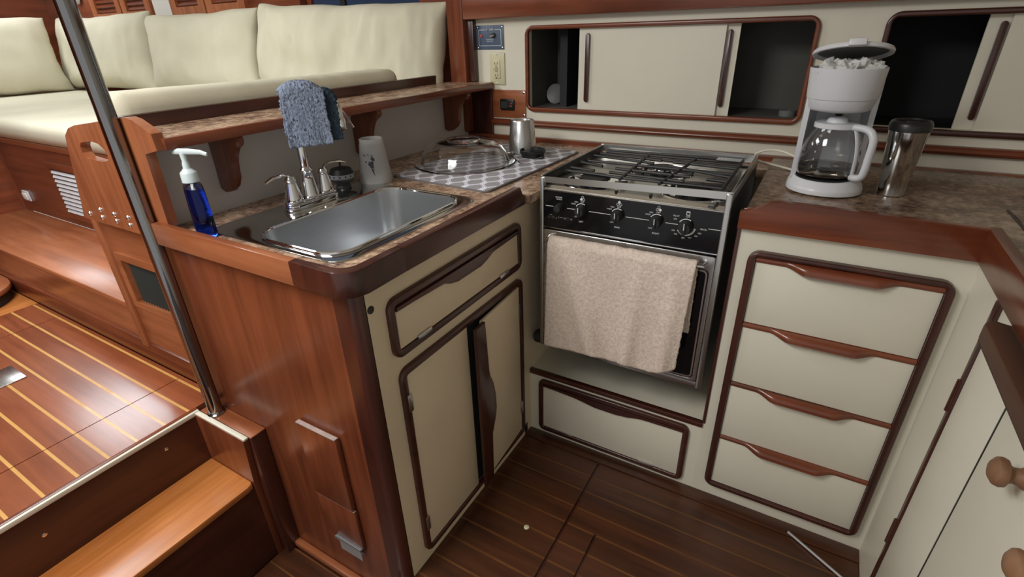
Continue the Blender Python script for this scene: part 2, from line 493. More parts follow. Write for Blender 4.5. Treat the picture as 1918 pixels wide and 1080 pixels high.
# deckhead with two hatch openings left free above the lights
ce = B()
for (x0, x1, y0, y1) in [(-4.3, -4.0, -2.6, 0.76), (-4.0, -3.2, -2.6, -0.4), (-4.0, -3.2, 0.4, 0.76), (-3.2, -2.40, -2.6, 0.67), (-3.2, -0.6, 0.67, 0.76), (-2.40, -2.15, -2.6, 0.67), (-2.15, -1.35, -0.30, 0.67), (-2.15, -1.35, -2.6, -1.10), (-1.35, -0.85, -2.6, 0.67),
                         (-0.85, -0.05, -1.20, 0.67), (-0.85, -0.05, -2.6, -2.00), (-0.05, 1.97, -2.6, 0.67)]:
    ce.box(x0, x1, y0, y1, 2.06, 2.10)
struct('ceiling', ce, 'ceiling', smooth=0)
# rails and trims on the back wall
def qround(x0, x1, z0, z1, d):
    n = 6; P = [(YW, z0), (YW - d, z0)]
    P = [(YW, z0)] + [(YW - d * math.sin(a), (z0 + z1) / 2 - (z1 - z0) / 2 * math.cos(a)) for a in [PI * k / 8 for k in range(1, 8)]] + [(YW, z1)]
    return B().prism([(p[0], p[1]) for p in P], 'x', x0, x1)
struct('trim_3', qround(-0.515, 1.95, 0.930, 0.957, 0.022), 'teak_x')
struct('trim_4', bx(-0.637, 1.95, 0.626, YW, 0.872, 0.894, bev=0.003), 'teak_x')
struct('trim_5', bx(-0.612, 1.95, 0.60, YW, 1.325, 1.415, bev=0.006), 'teak_x')
struct('trim_6', bx(-0.690, -0.612, 0.600, 0.70, 0.90, 2.06, bev=0.006), 'teak_z')
struct('trim_7', bx(-0.612, -0.580, 0.620, YW, 1.10, 1.325, bev=0.003), 'frame_z')

# ================================================================== SETTEE AREA
ZB = 0.55       # bench
t = thing('settee', (-2.0, 0.0, ZB), 'teak built-in settee base with a white louvred vent in its front', 'settee')
obj('front_board', bx(-2.70, -0.66, -0.352, -0.33, ZB, 0.905), 'teak_x', t)
obj('side_board', bx(-2.73, -2.70, -1.6, -0.33, ZF, 0.905), 'teak_y', t)
obj('seat_board', bx(-4.2, -0.66, -0.33, 0.60, 0.86, 0.90), 'teak_x', t)
obj('side_seat_board', bx(-4.2, -2.73, -1.6, -0.33, 0.86, 0.90), 'teak_x', t)
obj('top_rail', bx(-2.70, -0.66, -0.362, -0.33, 0.885, 0.912, bev=0.004), 'teak_lt_x', t)
obj('top_rail', bx(-2.74, -2.69, -1.6, -0.345, 0.885, 0.912, bev=0.004), 'teak_lt_x', t)
obj('corner_post', bx(-2.712, -2.694, -0.36, -0.342, ZB, 0.886), 'teak_z', t)
vf = obj('vent_frame', B().ring(rrect(-2.20, -1.86, 0.585, 0.832, 0.004), rrect(-2.165, -1.90, 0.608, 0.806, 0.003), 'y', -0.352, -0.362), 'teak_x', t)
obj('vent_backing', bx(-2.165, -1.90, -0.3535, -0.352, 0.608, 0.806), 'dark_in2', vf)
for k in range(10):
    z = 0.612 + k * 0.0194
    obj('slat', B().prism([(-0.3536, z), (-0.3615, z), (-0.3565, z + 0.0115), (-0.3536, z + 0.0115)], 'x', -2.165, -1.90), 'plastic', vf, label='white louvre slat' if k == 0 else None)
w = thing('wall_socket', (-2.60, -0.352, 0.63), 'small pale socket plate low on the settee front in the corner', 'socket')
obj('plate', bx(-2.632, -2.565, -0.360, -0.352, 0.605, 0.655, bev=0.003), 'plastic', w)
obj('flap', bx(-2.622, -2.575, -0.366, -0.360, 0.612, 0.645, bev=0.003), 'ceiling', w)
t = thing('settee_step', (-2.0, -0.5, 0.415), 'low teak step bench running along the foot of the settee', 'step')
obj('tread', bx(-2.70, -1.06, -0.648, -0.352, ZB - 0.02, ZB, bev=0.004), 'teak_lt_x', t)
obj('riser', bx(-2.70, -1.06, -0.642, -0.62, 0.418, ZB - 0.02), 'teak_lt_x', t)
struct('baseboard_back', bx(-4.2, -0.655, -0.652, -0.625, 0.325, 0.418, bev=0.003), 'teak_x')
struct('trim_8', bx(-4.2, -0.70, -0.652, -0.6325, ZF, ZF + 0.006), 'holly_shaded')
# locker panel under the bulkhead end with vertical vent ribs
t = thing('locker_panel', (-0.85, -0.63, 0.418), 'teak panel with dark ribbed vent below the cut-out handle board', 'panel')
pb = B()
pb.box(-1.055, -0.655, -0.645, -0.62, 0.716, 0.90); pb.box(-1.055, -0.655, -0.645, -0.62, 0.418, 0.578)
pb.box(-1.055, -1.000, -0.645, -0.62, 0.578, 0.716); pb.box(-0.800, -0.655, -0.645, -0.62, 0.578, 0.716)
obj('board', pb, 'teak_lt_x', t, smooth=0)
obj('edge_strip', bx(-1.075, -1.040, -0.656, -0.62, 0.405, 0.86, bev=0.002), 'teak_lt_z', t)
vf = obj('vent_frame', B().ring(rrect(-1.030, -0.775, 0.558, 0.738, 0.003), rrect(-1.000, -0.800, 0.578, 0.716, 0.002), 'y', -0.6452, -0.651), 'teak_lt_x', t)
obj('vent_backing', bx(-1.000, -0.800, -0.624, -0.620, 0.578, 0.716), 'dark_in2', vf)
for k in range(13):
    x = -0.992 + k * 0.0150
    obj('rib', B().prism([(x, -0.624), (x + 0.006, -0.640), (x + 0.012, -0.624)], 'z', 0.578, 0.716), 'rib_grey', vf, smooth=0)
# bulkhead end board with hand hole
t = thing('handle_board', (-0.75, -0.675, 0.86), 'bolted teak end board with an oval hand hole beside the pole', 'board')
outer = [(-1.0265, 0.8527), (-1.0062, 0.8952), (-0.9454, 1.0522), (-0.9323, 1.0795), (-0.8999, 1.0987), (-0.8594, 1.1079), (-0.7581, 1.1200), (-0.6467, 1.1342), (-0.6011, 1.1382), (-0.5758, 1.1342), (-0.5302, 1.1160), (-0.5150, 1.1099), (-0.5130, 1.0755), (-0.5677, 1.0633), (-0.5743, 0.8972), (-0.6740, 0.8972), (-0.6740, 0.8527)]
hole = [(-0.8644, 1.0309), (-0.8735, 1.0420), (-0.8725, 1.0572), (-0.8614, 1.0674), (-0.8340, 1.0714), (-0.8037, 1.0744), (-0.7733, 1.0714), (-0.7510, 1.0593), (-0.7459, 1.0451), (-0.7530, 1.0329), (-0.7733, 1.0289), (-0.8189, 1.0279)]
def poly_hole(outer, hole, axis, a, c, bev=0.003):
    b = bmesh.new(); loops = []
    for poly in (outer, hole):
        vs = [b.verts.new(B._ax(axis, p[0], p[1], a)) for p in poly]
        loops += [b.edges.new((vs[i], vs[(i + 1) % len(vs)])) for i in range(len(vs))]
    bmesh.ops.triangle_fill(b, use_beauty=True, use_dissolve=True, edges=loops)
    r = bmesh.ops.extrude_face_region(b, geom=b.faces[:])
    d = Vector(B._ax(axis, 0, 0, c - a))
    bmesh.ops.translate(b, verts=[v for v in r['geom'] if isinstance(v, bmesh.types.BMVert)], vec=d)
    out = B(); out._merge(b); return out
obj('board', poly_hole(outer, hole, 'y', -0.661, -0.683), 'teak_lt_z', t, smooth=30)
for i, (x, z) in enumerate([(-0.9738, 0.8719), (-0.9019, 0.8922), (-0.9070, 0.8709), (-0.8310, 0.8901), (-0.8310, 0.8719), (-0.7611, 0.8911), (-0.7652, 0.8709)]):
    obj('bolt', B().lathe([(0.0065, 0), (0.0065, 0.001), (0.0045, 0.004), (0, 0.005)], seg=12, M4=Matrix.Translation((x, -0.683, z)) @ Matrix.Rotation(PI / 2, 4, 'X')), 'chrome', t, label='chrome dome bolt' if i == 0 else None)

# cushions
def cushion(name, label, group=None, mat='cushion', **k):
    o = obj(name, B().pillow(**k), mat, smooth=60)
    return tag(o, label, 'cushion', group)
sc = B().box(-2.74, -0.700, -0.385, 0.60, 0.912, 1.0, bev=0.035, seg=4)
o = obj('seat_cushion', sc, 'cushion'); tag(o, 'long flat cream seat cushion along the settee', 'cushion')
sc = B().box(-4.2, -2.752, -1.6, 0.60, 0.912, 1.0, bev=0.035, seg=4)
o = obj('seat_cushion', sc, 'cushion'); tag(o, 'cream seat cushion in the far left corner of the settee', 'cushion')
g = 'cream back cushions on the settee'
cushion('back_cushion', 'long cream back cushion nearest the galley, wrinkled and stained', g, c=(-1.270, 0.578, 1.206), ax_u=(1, 0, -0.035), ax_v=(0.035, 0.16, 1), ax_t=(0, -1, 0.16), w=1.16, h=0.415, t=0.19, seed=1, nu=64, nv=30, wr=0.030, pinch=0.035)
cushion('back_cushion', 'cream back cushion in the middle of the settee back', g, c=(-2.370, 0.580, 1.213), ax_u=(1, 0, 0), ax_v=(0, 0.16, 1), ax_t=(0, -1, 0.16), w=1.03, h=0.43, t=0.18, seed=2, nu=48, nv=24, wr=0.018, pinch=0.07)
cushion('back_cushion', 'cream back cushion partly behind the steel pole', g, c=(-3.44, 0.580, 1.226), ax_u=(1, 0.04, 0), ax_v=(0, 0.16, 1), ax_t=(0, -1, 0.16), w=1.09, h=0.45, t=0.21, seed=3, nu=48, nv=24, wr=0.020, pinch=0.07)
cushion('back_cushion', 'cream back cushion at the far left edge of the photo', g, c=(-3.86, -0.10, 1.225), ax_u=(0, 1, 0), ax_v=(-0.14, 0, 1), ax_t=(1, 0, 0.14), w=1.15, h=0.45, t=0.19, seed=4, nu=36, nv=20)
bo = B().box(-0.865, -0.738, -0.640, 0.350, 1.0, 1.168, bev=0.038, seg=5)
bmesh.ops.subdivide_edges(bo.bm, edges=[e for e in bo.bm.edges if e.calc_length() > 0.3], cuts=30)
for v in bo.bm.verts:
    k = noise.noise(Vector((v.co.x * 4, v.co.y * 26, 1.0))) * 0.003 * (1 if v.co.y > -0.1 else 0.4)
    v.co.x += k; v.co.z += k + (0.014 * max(0, -v.co.y) if v.co.z > 1.1 else 0)
o = obj('bolster_cushion', bo, 'cushion', smooth=60); tag(o, 'low cream bolster lying behind the galley shelf', 'cushion')

# overhead lockers above the settee
t = thing('overhead_locker', (-2.8, 0.69, 1.40), 'teak overhead locker with louvred doors above the settee', 'locker')
obj('carcass', bx(-4.28, -1.60, 0.662, 0.744, 1.385, 2.0), 'teak_x', t)
for (x0, x1) in ((-3.585, -3.225), (-3.210, -2.885), (-2.670, -2.345), (-2.330, -1.995)):
    d = obj('door', B().ring(rrect(x0, x1, 1.41, 1.92, 0.004), rrect(x0 + 0.055, x1 - 0.055, 1.455, 1.865, 0.003), 'y', 0.662, 0.642), 'teak_lt_z', t)
    for k in range(15):
        z = 1.458 + k * 0.0272
        obj('slat', B().prism([(0.660, z + 0.022), (0.646, z + 0.004), (0.650, z), (0.660, z + 0.012)], 'x', x0 + 0.055, x1 - 0.055), 'teak_x', d, smooth=0)
obj('divider', bx(-2.865, -2.690, 0.652, 0.662, 1.40, 1.95), 'bulkhead', t)
wn = struct('window_1', B().ring(rrect(-1.595, -0.70, 1.33, 1.85, 0.02), rrect(-1.565, -0.90, 1.37, 1.80, 0.02), 'y', 0.70, 0.744), 'teak_x')
obj('pane', bx(-1.565, -0.90, 0.715, 0.722, 1.37, 1.80), 'blue_pane', wn)
obj('mullion', bx(-1.375, -1.345, 0.704, 0.716, 1.37, 1.80), 'black', wn)
l = thing('reading_lamp', (-3.74, 0.66, 1.5), 'small white oval reading lamp on the far teak bulkhead', 'lamp')
obj('base', B().lathe([(0.03, 0), (0.03, 0.006), (0.02, 0.012)], seg=20, M4=Matrix.Translation((-3.745, 0.661, 1.588)) @ Matrix.Rotation(PI / 2, 4, 'X')), 'plastic', l)
obj('shade', B().lathe([(0.042, 0), (0.042, 0.01), (0.034, 0.03), (0, 0.036)], seg=24, sy=1.7, M4=Matrix.Translation((-3.745, 0.650, 1.592)) @ Matrix.Rotation(PI / 2, 4, 'X')), 'plastic', l)
# pedestal base on the saloon sole
t = thing('pedestal_base', (-2.35, -0.85, ZF), 'rounded wooden table foot with dark edge at the left edge', 'table foot')
obj('plate', B().prism(rrect(-2.62, -2.00, -1.15, -0.655, 0.16, 8), 'z', 0.385, 0.405, bev=0.004), 'teak_lt_x', t)
obj('edge', B().prism(rrect(-2.61, -2.01, -1.14, -0.665, 0.16, 8), 'z', ZF, 0.385), 'rubber', t)
o = obj('deck_plate', bx(-1.46, -1.335, -0.985, -0.895, ZF, ZF + 0.004, bev=0.001), 'steel_x'); tag(o, 'grey metal plate set in the saloon floor at the left edge', 'floor plate')

# ================================================================== SHELF ABOVE THE SINK
t = thing('galley_shelf', (-0.5, 0.0, 1.09), 'long narrow shelf on scrolled brackets above the sink', 'shelf')
obj('shelf_top', bx(-0.716, -0.519, -0.668, 0.640, 1.0765, 1.0975), 'granite_light_glare', t)
obj('front_edge', bx(-0.519, -0.505, -0.668, 0.640, 1.0735, 1.0985, bev=0.003), 'teak_y', t)
obj('fiddle', bx(-0.736, -0.718, -0.655, 0.598, 1.0735, 1.129, bev=0.004), 'frame_y', t)
brk = [(-0.6365, 1.0755), (-0.520, 1.0755), (-0.5155, 1.062), (-0.5225, 1.050), (-0.545, 1.040), (-0.557, 1.022), (-0.563, 1.0), (-0.566, 0.968), (-0.580, 0.945), (-0.600, 0.930), (-0.620, 0.926), (-0.6365, 0.935)]
for y in (-0.504, -0.026, 0.462):
    obj('bracket', B().prism(brk, 'y', y, y + 0.022, bev=0.002), 'teak_z', t, smooth=25)

# ================================================================== SINK CABINET (peninsula)
t = thing('sink_cabinet', (-0.32, -0.3, 0.0), 'white and teak galley cabinet under the sink', 'cabinet')
obj('end_panel', bx(-0.652, -0.06, -0.6745, -0.655, -0.13, 0.86), 'teak_z', t)
cp = [(-0.06, -0.6745)] + [(-0.03 + 0.03 * math.sin(a), -0.6445 - 0.03 * math.cos(a)) for a in [PI / 2 * k / 6 for k in range(7)]] + [(0.0, -0.625), (-0.06, -0.625)]
cp = [(-0.06, -0.6760), (-0.022, -0.6760)] + [(-0.022 + 0.022 * math.sin(a), -0.654 - 0.022 * math.cos(a)) for a in [PI / 2 * k / 6 for k in range(1, 7)]] + [(0.0, -0.650), (-0.06, -0.650)]
obj('corner_post', B().prism(cp, 'z', -0.13, 0.86), 'frame_z', t)
obj('face_panel', bx(-0.02, 0.0, -0.652, 0.56, 0.0, 0.862), 'laminate_bounce', t)
def yring(y0, y1, z0, z1, w, r, proud=0.011):
    return B().ring(rrect(y0, y1, z0, z1, r), rrect(y0 + w, y1 - w, z0 + w, z1 - w, max(0.004, r - w)), 'x', 0.0, proud, bev=0.004)
obj('drawer_frame', yring(-0.603, -0.058, 0.660, 0.803, 0.018, 0.026), 'frame_y', t)
dr = obj('drawer', bx(0.0, 0.0075, -0.583, -0.078, 0.680, 0.772, bev=0.001), 'laminate_bounce', t)
pl = [(-0.583, 0.772), (-0.44, 0.772), (-0.425, 0.768), (-0.40, 0.757), (-0.37, 0.750), (-0.27, 0.750), (-0.24, 0.757), (-0.215, 0.768), (-0.20, 0.772), (-0.078, 0.772), (-0.078, 0.782), (-0.583, 0.782)]
obj('pull', B().prism(pl, 'x', 0.0, 0.0135, bev=0.003), 'frame_y', dr, label='dark wood finger pull')
for y in (-0.505, -0.157):
    obj('hinge', bx(0.0075, 0.013, y - 0.024, y + 0.024, 0.674, 0.685, bev=0.002), 'steel_y', dr)
obj('door_frame', yring(-0.597, -0.056, 0.034, 0.628, 0.018, 0.026), 'frame_y', t)
d1 = obj('door', bx(0.0, 0.0075, -0.577, -0.346, 0.054, 0.608, bev=0.001), 'laminate_bounce', t)
for z in (0.535, 0.138): obj('hinge', bx(0.0075, 0.0125, -0.588, -0.574, z - 0.024, z + 0.024, bev=0.002), 'steel_z', d1)
# right door stands slightly ajar about its hinge side
ang = math.radians(3.5)
HR = Matrix.Translation((0.003, -0.078, 0)) @ Matrix.Rotation(ang, 4, 'Z') @ Matrix.Translation((-0.003, 0.078, 0))
d2 = obj('door', bx(0.0005, 0.008, -0.300, -0.078, 0.058, 0.604, bev=0.001, M4=HR), 'laminate_bounce', t)
obj('door_gap_shade', bx(0.0, 0.0004, -0.345, -0.080, 0.054, 0.608), 'dark_in2', t)  # flat dark sheet stands for the shade behind the ajar door
for z in (0.526, 0.153): obj('hinge', bx(0.008, 0.0125, -0.086, -0.072, z - 0.024, z + 0.024, bev=0.002), 'steel_z', d2)
pp = [(-0.347, 0.050), (-0.300, 0.050), (-0.300, 0.225), (-0.292, 0.240), (-0.270, 0.268), (-0.262, 0.300), (-0.264, 0.350), (-0.274, 0.395), (-0.292, 0.43), (-0.300, 0.450), (-0.300, 0.606), (-0.347, 0.606)]
obj('pull', B().prism(pp, 'x', 0.0085, 0.021, bev=0.004, M4=HR), 'frame_z', d2, label='tall dark wood pull strip')
obj('lock_hole', B().lathe([(0.0085, 0), (0.0085, 0.0015), (0.006, 0.001), (0, -0.0)], seg=18, M4=Matrix.Translation((0.0, -0.64, 0.803)) @ Matrix.Rotation(PI / 2, 4, 'Y')), 'black', t)
obj('vent_plate', bx(0.0, 0.003, -0.046, -0.028, 0.008, 0.045, bev=0.002), 'black', t)
# raised boards on the teak end
obj('raised_board', bx(-0.276, -0.139, -0.690, -0.6745, 0.205, 0.444, bev=0.003), 'teak_z', t)
obj('raised_board', bx(-0.277, -0.136, -0.686, -0.6745, 0.060, 0.201, bev=0.003), 'teak_z', t)
obj('worn_lit_edge', bx(-0.275, -0.140, -0.691, -0.680, 0.4435, 0.4455), 'worn_lit', t, label='pale top edge, wear and painted highlight')
obj('worn_lit_edge', bx(-0.276, -0.137, -0.687, -0.680, 0.2005, 0.2023), 'worn_lit', t)
cpz = B().box(-0.242, -0.160, -0.679, -0.6745, -0.012, 0.046); cpz.prism([(-0.6745, 0.046), (-0.690, 0.050), (-0.690, 0.053), (-0.6745, 0.050)], 'x', -0.242, -0.146); cpz.prism([(-0.690, 0.053), (-0.690, 0.046), (-0.679, 0.024), (-0.679, 0.030)], 'x', -0.242, -0.146)
obj('catch_plate', cpz, 'alu', t, smooth=0, label='bright metal catch plate')
obj('skirting', bx(-0.60, -0.0, -0.694, -0.6745, -0.13, -0.106, bev=0.004), 'teak_lt_x', t)

# ---- left worktop
SX0, SX1, SY0, SY1 = -0.530, -0.074, -0.630, -0.135     # sink flange
BX0, BX1, BY0, BY1 = -0.382, -0.112, -0.606, -0.160     # bowl
t = thing('worktop', (-0.3, 0.0, 0.86), 'brown mottled worktop around the sink with a teak edge', 'worktop')
ct = B()
ct.box(-0.637, 0.0, -0.682, BY0, 0.853, ZC); ct.box(-0.637, BX0, BY0, BY1, 0.853, ZC); ct.box(BX1, 0.0, BY0, BY1, 0.853, ZC)
ct.box(-0.637, 0.0, BY1, 0.0, 0.853, ZC); ct.box(-0.637, 0.033, 0.0, 0.50, 0.853, ZC); ct.box(-0.637, 0.60, 0.50, YW, 0.853, ZC); ct.box(0.0, 0.033, -0.052, 0.0, 0.853, ZC)
obj('slab', ct, 'granite_light_glare', t, smooth=0)
R0 = 0.045
arc = lambda cx, cy, r, n=8: [(cx + r * math.sin(PI / 2 * k / n), cy - r * math.cos(PI / 2 * k / n)) for k in range(n + 1)]
po = [(-0.13, -0.702)] + arc(0.022 - R0, -0.702 + R0, R0) + [(0.022, -0.55)]
pi_ = [(-0.13, -0.682)] + arc(0.0 - R0 + 0.02, -0.682 + R0 - 0.02, R0 - 0.02) + [(0.0, -0.55)]
obj('corner_trim', B().prism(po + pi_[::-1], 'z', 0.852, 0.905, bev=0.0025), 'frame_z', t)
obj('end_trim', bx(-0.614, -0.13, -0.702, -0.682, 0.852, 0.905, bev=0.0025), 'teak_lt_x', t)
obj('front_trim', B().prism([(-0.55, 0.852), (-0.055, 0.852), (-0.052, 0.878), (-0.072, 0.884), (-0.078, 0.905), (-0.55, 0.905)], 'x', 0.0, 0.022, bev=0.0025), 'frame_y', t)

# ---- sink
t = thing('sink', (-0.30, -0.38, ZC), 'polished stainless steel sink set into the brown worktop', 'sink')
def rim_hole(o, i, z0, z1):
    return B().ring(o, i, 'z', z0, z1, bev=0.001)
obj('flange', rim_hole(rrect(SX0, SX1, SY0, SY1, 0.05, 8), rrect(BX0 - 0.004, BX1 + 0.004, BY0 - 0.004, BY1 + 0.004, 0.062, 8), ZC, ZC + 0.003), 'steel_flat', t)
NB = 10
loops = []
for (ins, z, r) in ((-0.004, ZC + 0.003, 0.062), (-0.002, ZC + 0.006, 0.062), (0.002, ZC + 0.004, 0.06), (0.004, ZC - 0.01, 0.058), (0.014, ZC - 0.11, 0.055), (0.020, ZC - 0.135, 0.05), (0.036, ZC - 0.150, 0.05), (0.075, ZC - 0.153, 0.03)):
    loops.append([(p[0], p[1], z) for p in rrect(BX0 + ins, BX1 - ins, BY0 + ins, BY1 - ins, r, NB)])
b = bmesh.new(); VV = [[b.verts.new(p) for p in lp] for lp in loops]
for A, Q in zip(VV, VV[1:]):
    n = len(A)
    for i in range(n): b.faces.new((A[i], A[(i + 1) % n], Q[(i + 1) % n], Q[i]))
b.faces.new(VV[-1])
bb = B(); bb.bm.free(); bb.bm = b
bmesh.ops.recalc_face_normals(b, faces=b.faces[:]); bmesh.ops.reverse_faces(b, faces=b.faces[:])
obj('bowl', bb, 'steel_y', t, smooth=50)
obj('rolled_rim', B().tube([(p[0], p[1], ZC + 0.004) for p in rrect(BX0 - 0.003, BX1 + 0.003, BY0 - 0.003, BY1 + 0.003, 0.062, 10)], 0.0045, seg=8, closed=True), 'chrome', t)
obj('drain', B().lathe([(0.036, 0.003), (0.034, 0.006), (0.026, 0.004), (0.02, 0.001), (0, 0.001)], c=(-0.247, -0.385, ZC - 0.153), seg=28), 'chrome', t)

# ---- faucet
FX, FY = -0.4695, -0.3635
t = thing('faucet', (FX, FY, ZC + 0.003), 'chrome two-handle faucet on the sink deck under a washcloth', 'faucet')
zb = ZC + 0.003
obj('base', B().prism(rrect(FX - 0.027, FX + 0.027, FY - 0.085, FY + 0.085, 0.026, 8), 'z', zb, zb + 0.0125, bev=0.002).prism(rrect(FX - 0.024, FX + 0.024, FY - 0.082, FY + 0.082, 0.023, 8), 'z', zb + 0.0125, zb + 0.023, bev=0.004), 'chrome', t)
for y, s in ((FY - 0.0525, -1), (FY + 0.0525, 1)):
    h = obj('handle', B().lathe([(0.023, 0), (0.0225, 0.006), (0.018, 0.025), (0.0142, 0.044), (0.0132, 0.049), (0.0147, 0.0525), (0.0132, 0.059), (0.0085, 0.064), (0, 0.065)], c=(FX, y, zb + 0.021), seg=24), 'chrome', t)
    obj('lever', B().tube([(FX, y, zb + 0.080), (FX + 0.002, y + s * 0.008, zb + 0.089), (FX + 0.004, y + s * 0.029, zb + 0.0935), (FX + 0.006, y + s * 0.055, zb + 0.091), (FX + 0.008, y + s * 0.076, zb + 0.084)], [0.006, 0.007, 0.0075, 0.0095, 0.006], seg=12, flat=0.45, up=(1, 0, 0)), 'chrome', h)
obj('spout_bell', B().lathe([(0.025, 0), (0.023, 0.008), (0.017, 0.0525), (0.0152, 0.067), (0.0168, 0.071), (0.0173, 0.0765), (0.0136, 0.082), (0, 0.082)], c=(FX, FY, zb + 0.015), seg=28), 'chrome', t)
SD = Vector((0.52, 0.854, 0))      # the spout swings out to the right
def sp_at(r, z): return Vector((FX, FY, z)) + SD * r
sp = [sp_at(0, zb + 0.089 + 0.024 * k) for k in range(9)]
for k in range(1, 12):
    a = PI * k / 12
    sp.append(sp_at(0.055 * (1 - math.cos(a)), 1.100 + 0.052 * math.sin(a)))
sp.append(sp_at(0.111, 1.085))
obj('spout', B().tube(sp, 0.0112, seg=14), 'chrome', t)
obj('spray_head', B().lathe([(0.0, 0.03), (0.011, 0.03), (0.014, 0.02), (0.0138, 0.0), (0.008, -0.004), (0, -0.004)], c=tuple(sp_at(0.111, 1.062)), seg=20), 'chrome', t)
obj('spray_tab', B().tube([sp_at(0.108, 1.120), sp_at(0.122, 1.105), sp_at(0.130, 1.085), sp_at(0.142, 1.062)], 0.003, seg=6), 'chrome', t)

# ---- washcloth over the spout
def cloth_fn(w0, w1, df, db, ztop, zf, zbk, seed, amp):
    SN = Vector((SD.y, -SD.x, 0))       # towards the viewer, square to the spout
    def fn(u, v):
        rr = (df + db) / 2
        L1, L2, L3 = ztop - zf, PI * rr, ztop - zbk
        q = u * (L1 + L2 + L3)
        if q < L1: d, z = df, zf + q
        elif q < L1 + L2:
            a = PI * (q - L1) / L2; d = (df - db) / 2 + rr * math.cos(a); z = ztop + rr * math.sin(a) * 0.7
        else: d, z = -db, ztop - (q - L1 - L2)
        wv = w0 + (w1 - w0) * v
        hang = max(0.0, ztop - z)
        arch = -0.020 * (abs(v - 0.48) * 2) ** 2.4 * max(0.0, 1 - hang / 0.09)
        d += noise.noise(Vector((wv * 34 + seed, z * 8, seed))) * amp * (0.3 + 6 * hang)
        f = noise.noise(Vector((wv * 460, q * 460, seed + 3.0))) * 0.0022
        wv += (0.5 - v) * -0.05 * hang + noise.noise(Vector((z * 34, v * 3, seed))) * 0.003
        return sp_at(wv, z + arch + f) + SN * (d + f)
    return fn
wc = thing('washcloth', (FX, FY, 1.03), 'blue grey terry washcloth draped over the faucet spout', 'washcloth')
obj('front_drape', B().grid(cloth_fn(-0.024, 0.076, 0.022, 0.018, 1.168, 1.031, 1.055, 1.0, 0.005), 100, 56, 0.006), 'terry_blue', wc, smooth=180)
obj('inner_fold', B().grid(cloth_fn(0.058, 0.106, 0.012, 0.016, 1.152, 1.038, 1.055, 5.0, 0.008), 60, 24, 0.006), 'terry_dark', wc, smooth=180, label='dark folded inner side')

# ---- soap bottle
t = thing('soap_bottle', (-0.492, -0.647, ZC), 'clear pump bottle of bright blue soap at the worktop corner', 'bottle')
c = (-0.492, -0.645, ZC)
K = 1.06
def kp(P): return [(r * K, z * K) for r, z in P]
obj('body', B().lathe(kp([(0, 0.0), (0.024, 0.0), (0.0270, 0.004), (0.0278, 0.012), (0.0270, 0.06), (0.0255, 0.098), (0.0243, 0.106), (0.019, 0.113), (0.013, 0.116), (0.013, 0.120), (0, 0.120)]), c=c, seg=32, sx=1.0, sy=0.66), 'blue_liquid', t, label='blue soap filled body')
obj('clear_shoulder', B().lathe(kp([(0.0246, 0.1065), (0.0225, 0.1135), (0.0155, 0.119), (0.0145, 0.123), (0.0135, 0.123), (0.0136, 0.1185), (0.0192, 0.1135), (0.0246, 0.1065)]), c=c, seg=32, sy=0.7), 'clear', t)
obj('collar', B().lathe(kp([(0.0155, 0.1195), (0.0165, 0.1205), (0.0160, 0.138), (0.0150, 0.141), (0.011, 0.144), (0.009, 0.147), (0, 0.147)]), c=c, seg=28), 'pump', t)
obj('pump', B().lathe(kp([(0, 0.146), (0.0075, 0.146), (0.0068, 0.158), (0.0052, 0.163), (0.0060, 0.172), (0.0062, 0.178), (0, 0.178)]), c=c, seg=20), 'pump', t)
obj('nozzle', B().tube([(c[0] - 0.020, c[1] - 0.009, ZC + 0.1905), (c[0] - 0.007, c[1] - 0.003, ZC + 0.1925), (c[0] + 0.014, c[1] + 0.005, ZC + 0.1925), (c[0] + 0.042, c[1] + 0.015, ZC + 0.1915), (c[0] + 0.056, c[1] + 0.020, ZC + 0.187)], [0.004, 0.0068, 0.0066, 0.0052, 0.0044], seg=12, flat=0.6, up=(0, 0, 1)), 'pump', t)

# ---- frosted cup upside down
t = thing('plastic_cup', (-0.475, -0.110, ZC), 'frosted plastic cup with a dark bird print standing upside down', 'cup')
c = (-0.475, -0.110, ZC)
obj('wall', B().lathe([(0.0470, 0.0), (0.0482, 0.001), (0.0478, 0.005), (0.0350, 0.104), (0.0345, 0.109), (0.0335, 0.110), (0.0330, 0.123), (0.031, 0.1245), (0.0300, 0.121), (0.0318, 0.106), (0.0330, 0.103), (0.0455, 0.004), (0.0470, 0.0)], c=c, seg=40, k=1.05), 'frosted', t)
obj('base_disc', B().lathe([(0, 0.108), (0.0322, 0.108), (0.0322, 0.111), (0, 0.111)], c=c, seg=40, k=1.05), 'frosted', t)
# bird print: flat ink on the cup's side (a diving bird with long tail)
def cup_print(polys):
    b = B()
    for poly in polys:
        vs = []
        for a, z in poly:
            r = (0.0478 - (0.0478 - 0.0350) * (z - 0.005) / 0.099) * 1.05 + 0.0004; z *= 1.05
            th = math.radians(-62 + a)
            vs.append(b.bm.verts.new((c[0] + r * math.cos(th), c[1] + r * math.sin(th), c[2] + z)))
        b.bm.faces.new(vs)
    return b
obj('bird_print', cup_print([[(-26, 0.086), (-5, 0.086), (14, 0.083), (16, 0.074), (-2, 0.076), (-24, 0.079)],
                             [(14, 0.078), (22, 0.073), (20, 0.066), (10, 0.069), (4, 0.074)],
                             [(-18, 0.068), (2, 0.066), (2, 0.062), (-18, 0.063)],
                             [(-8, 0.060), (10, 0.068), (16, 0.064), (14, 0.050), (4, 0.048)],
                             [(6, 0.050), (15, 0.050), (36, 0.028), (14, 0.042)], [(4, 0.048), (12, 0.046), (16, 0.024), (8, 0.038)]]), 'print_ink', t, smooth=0)

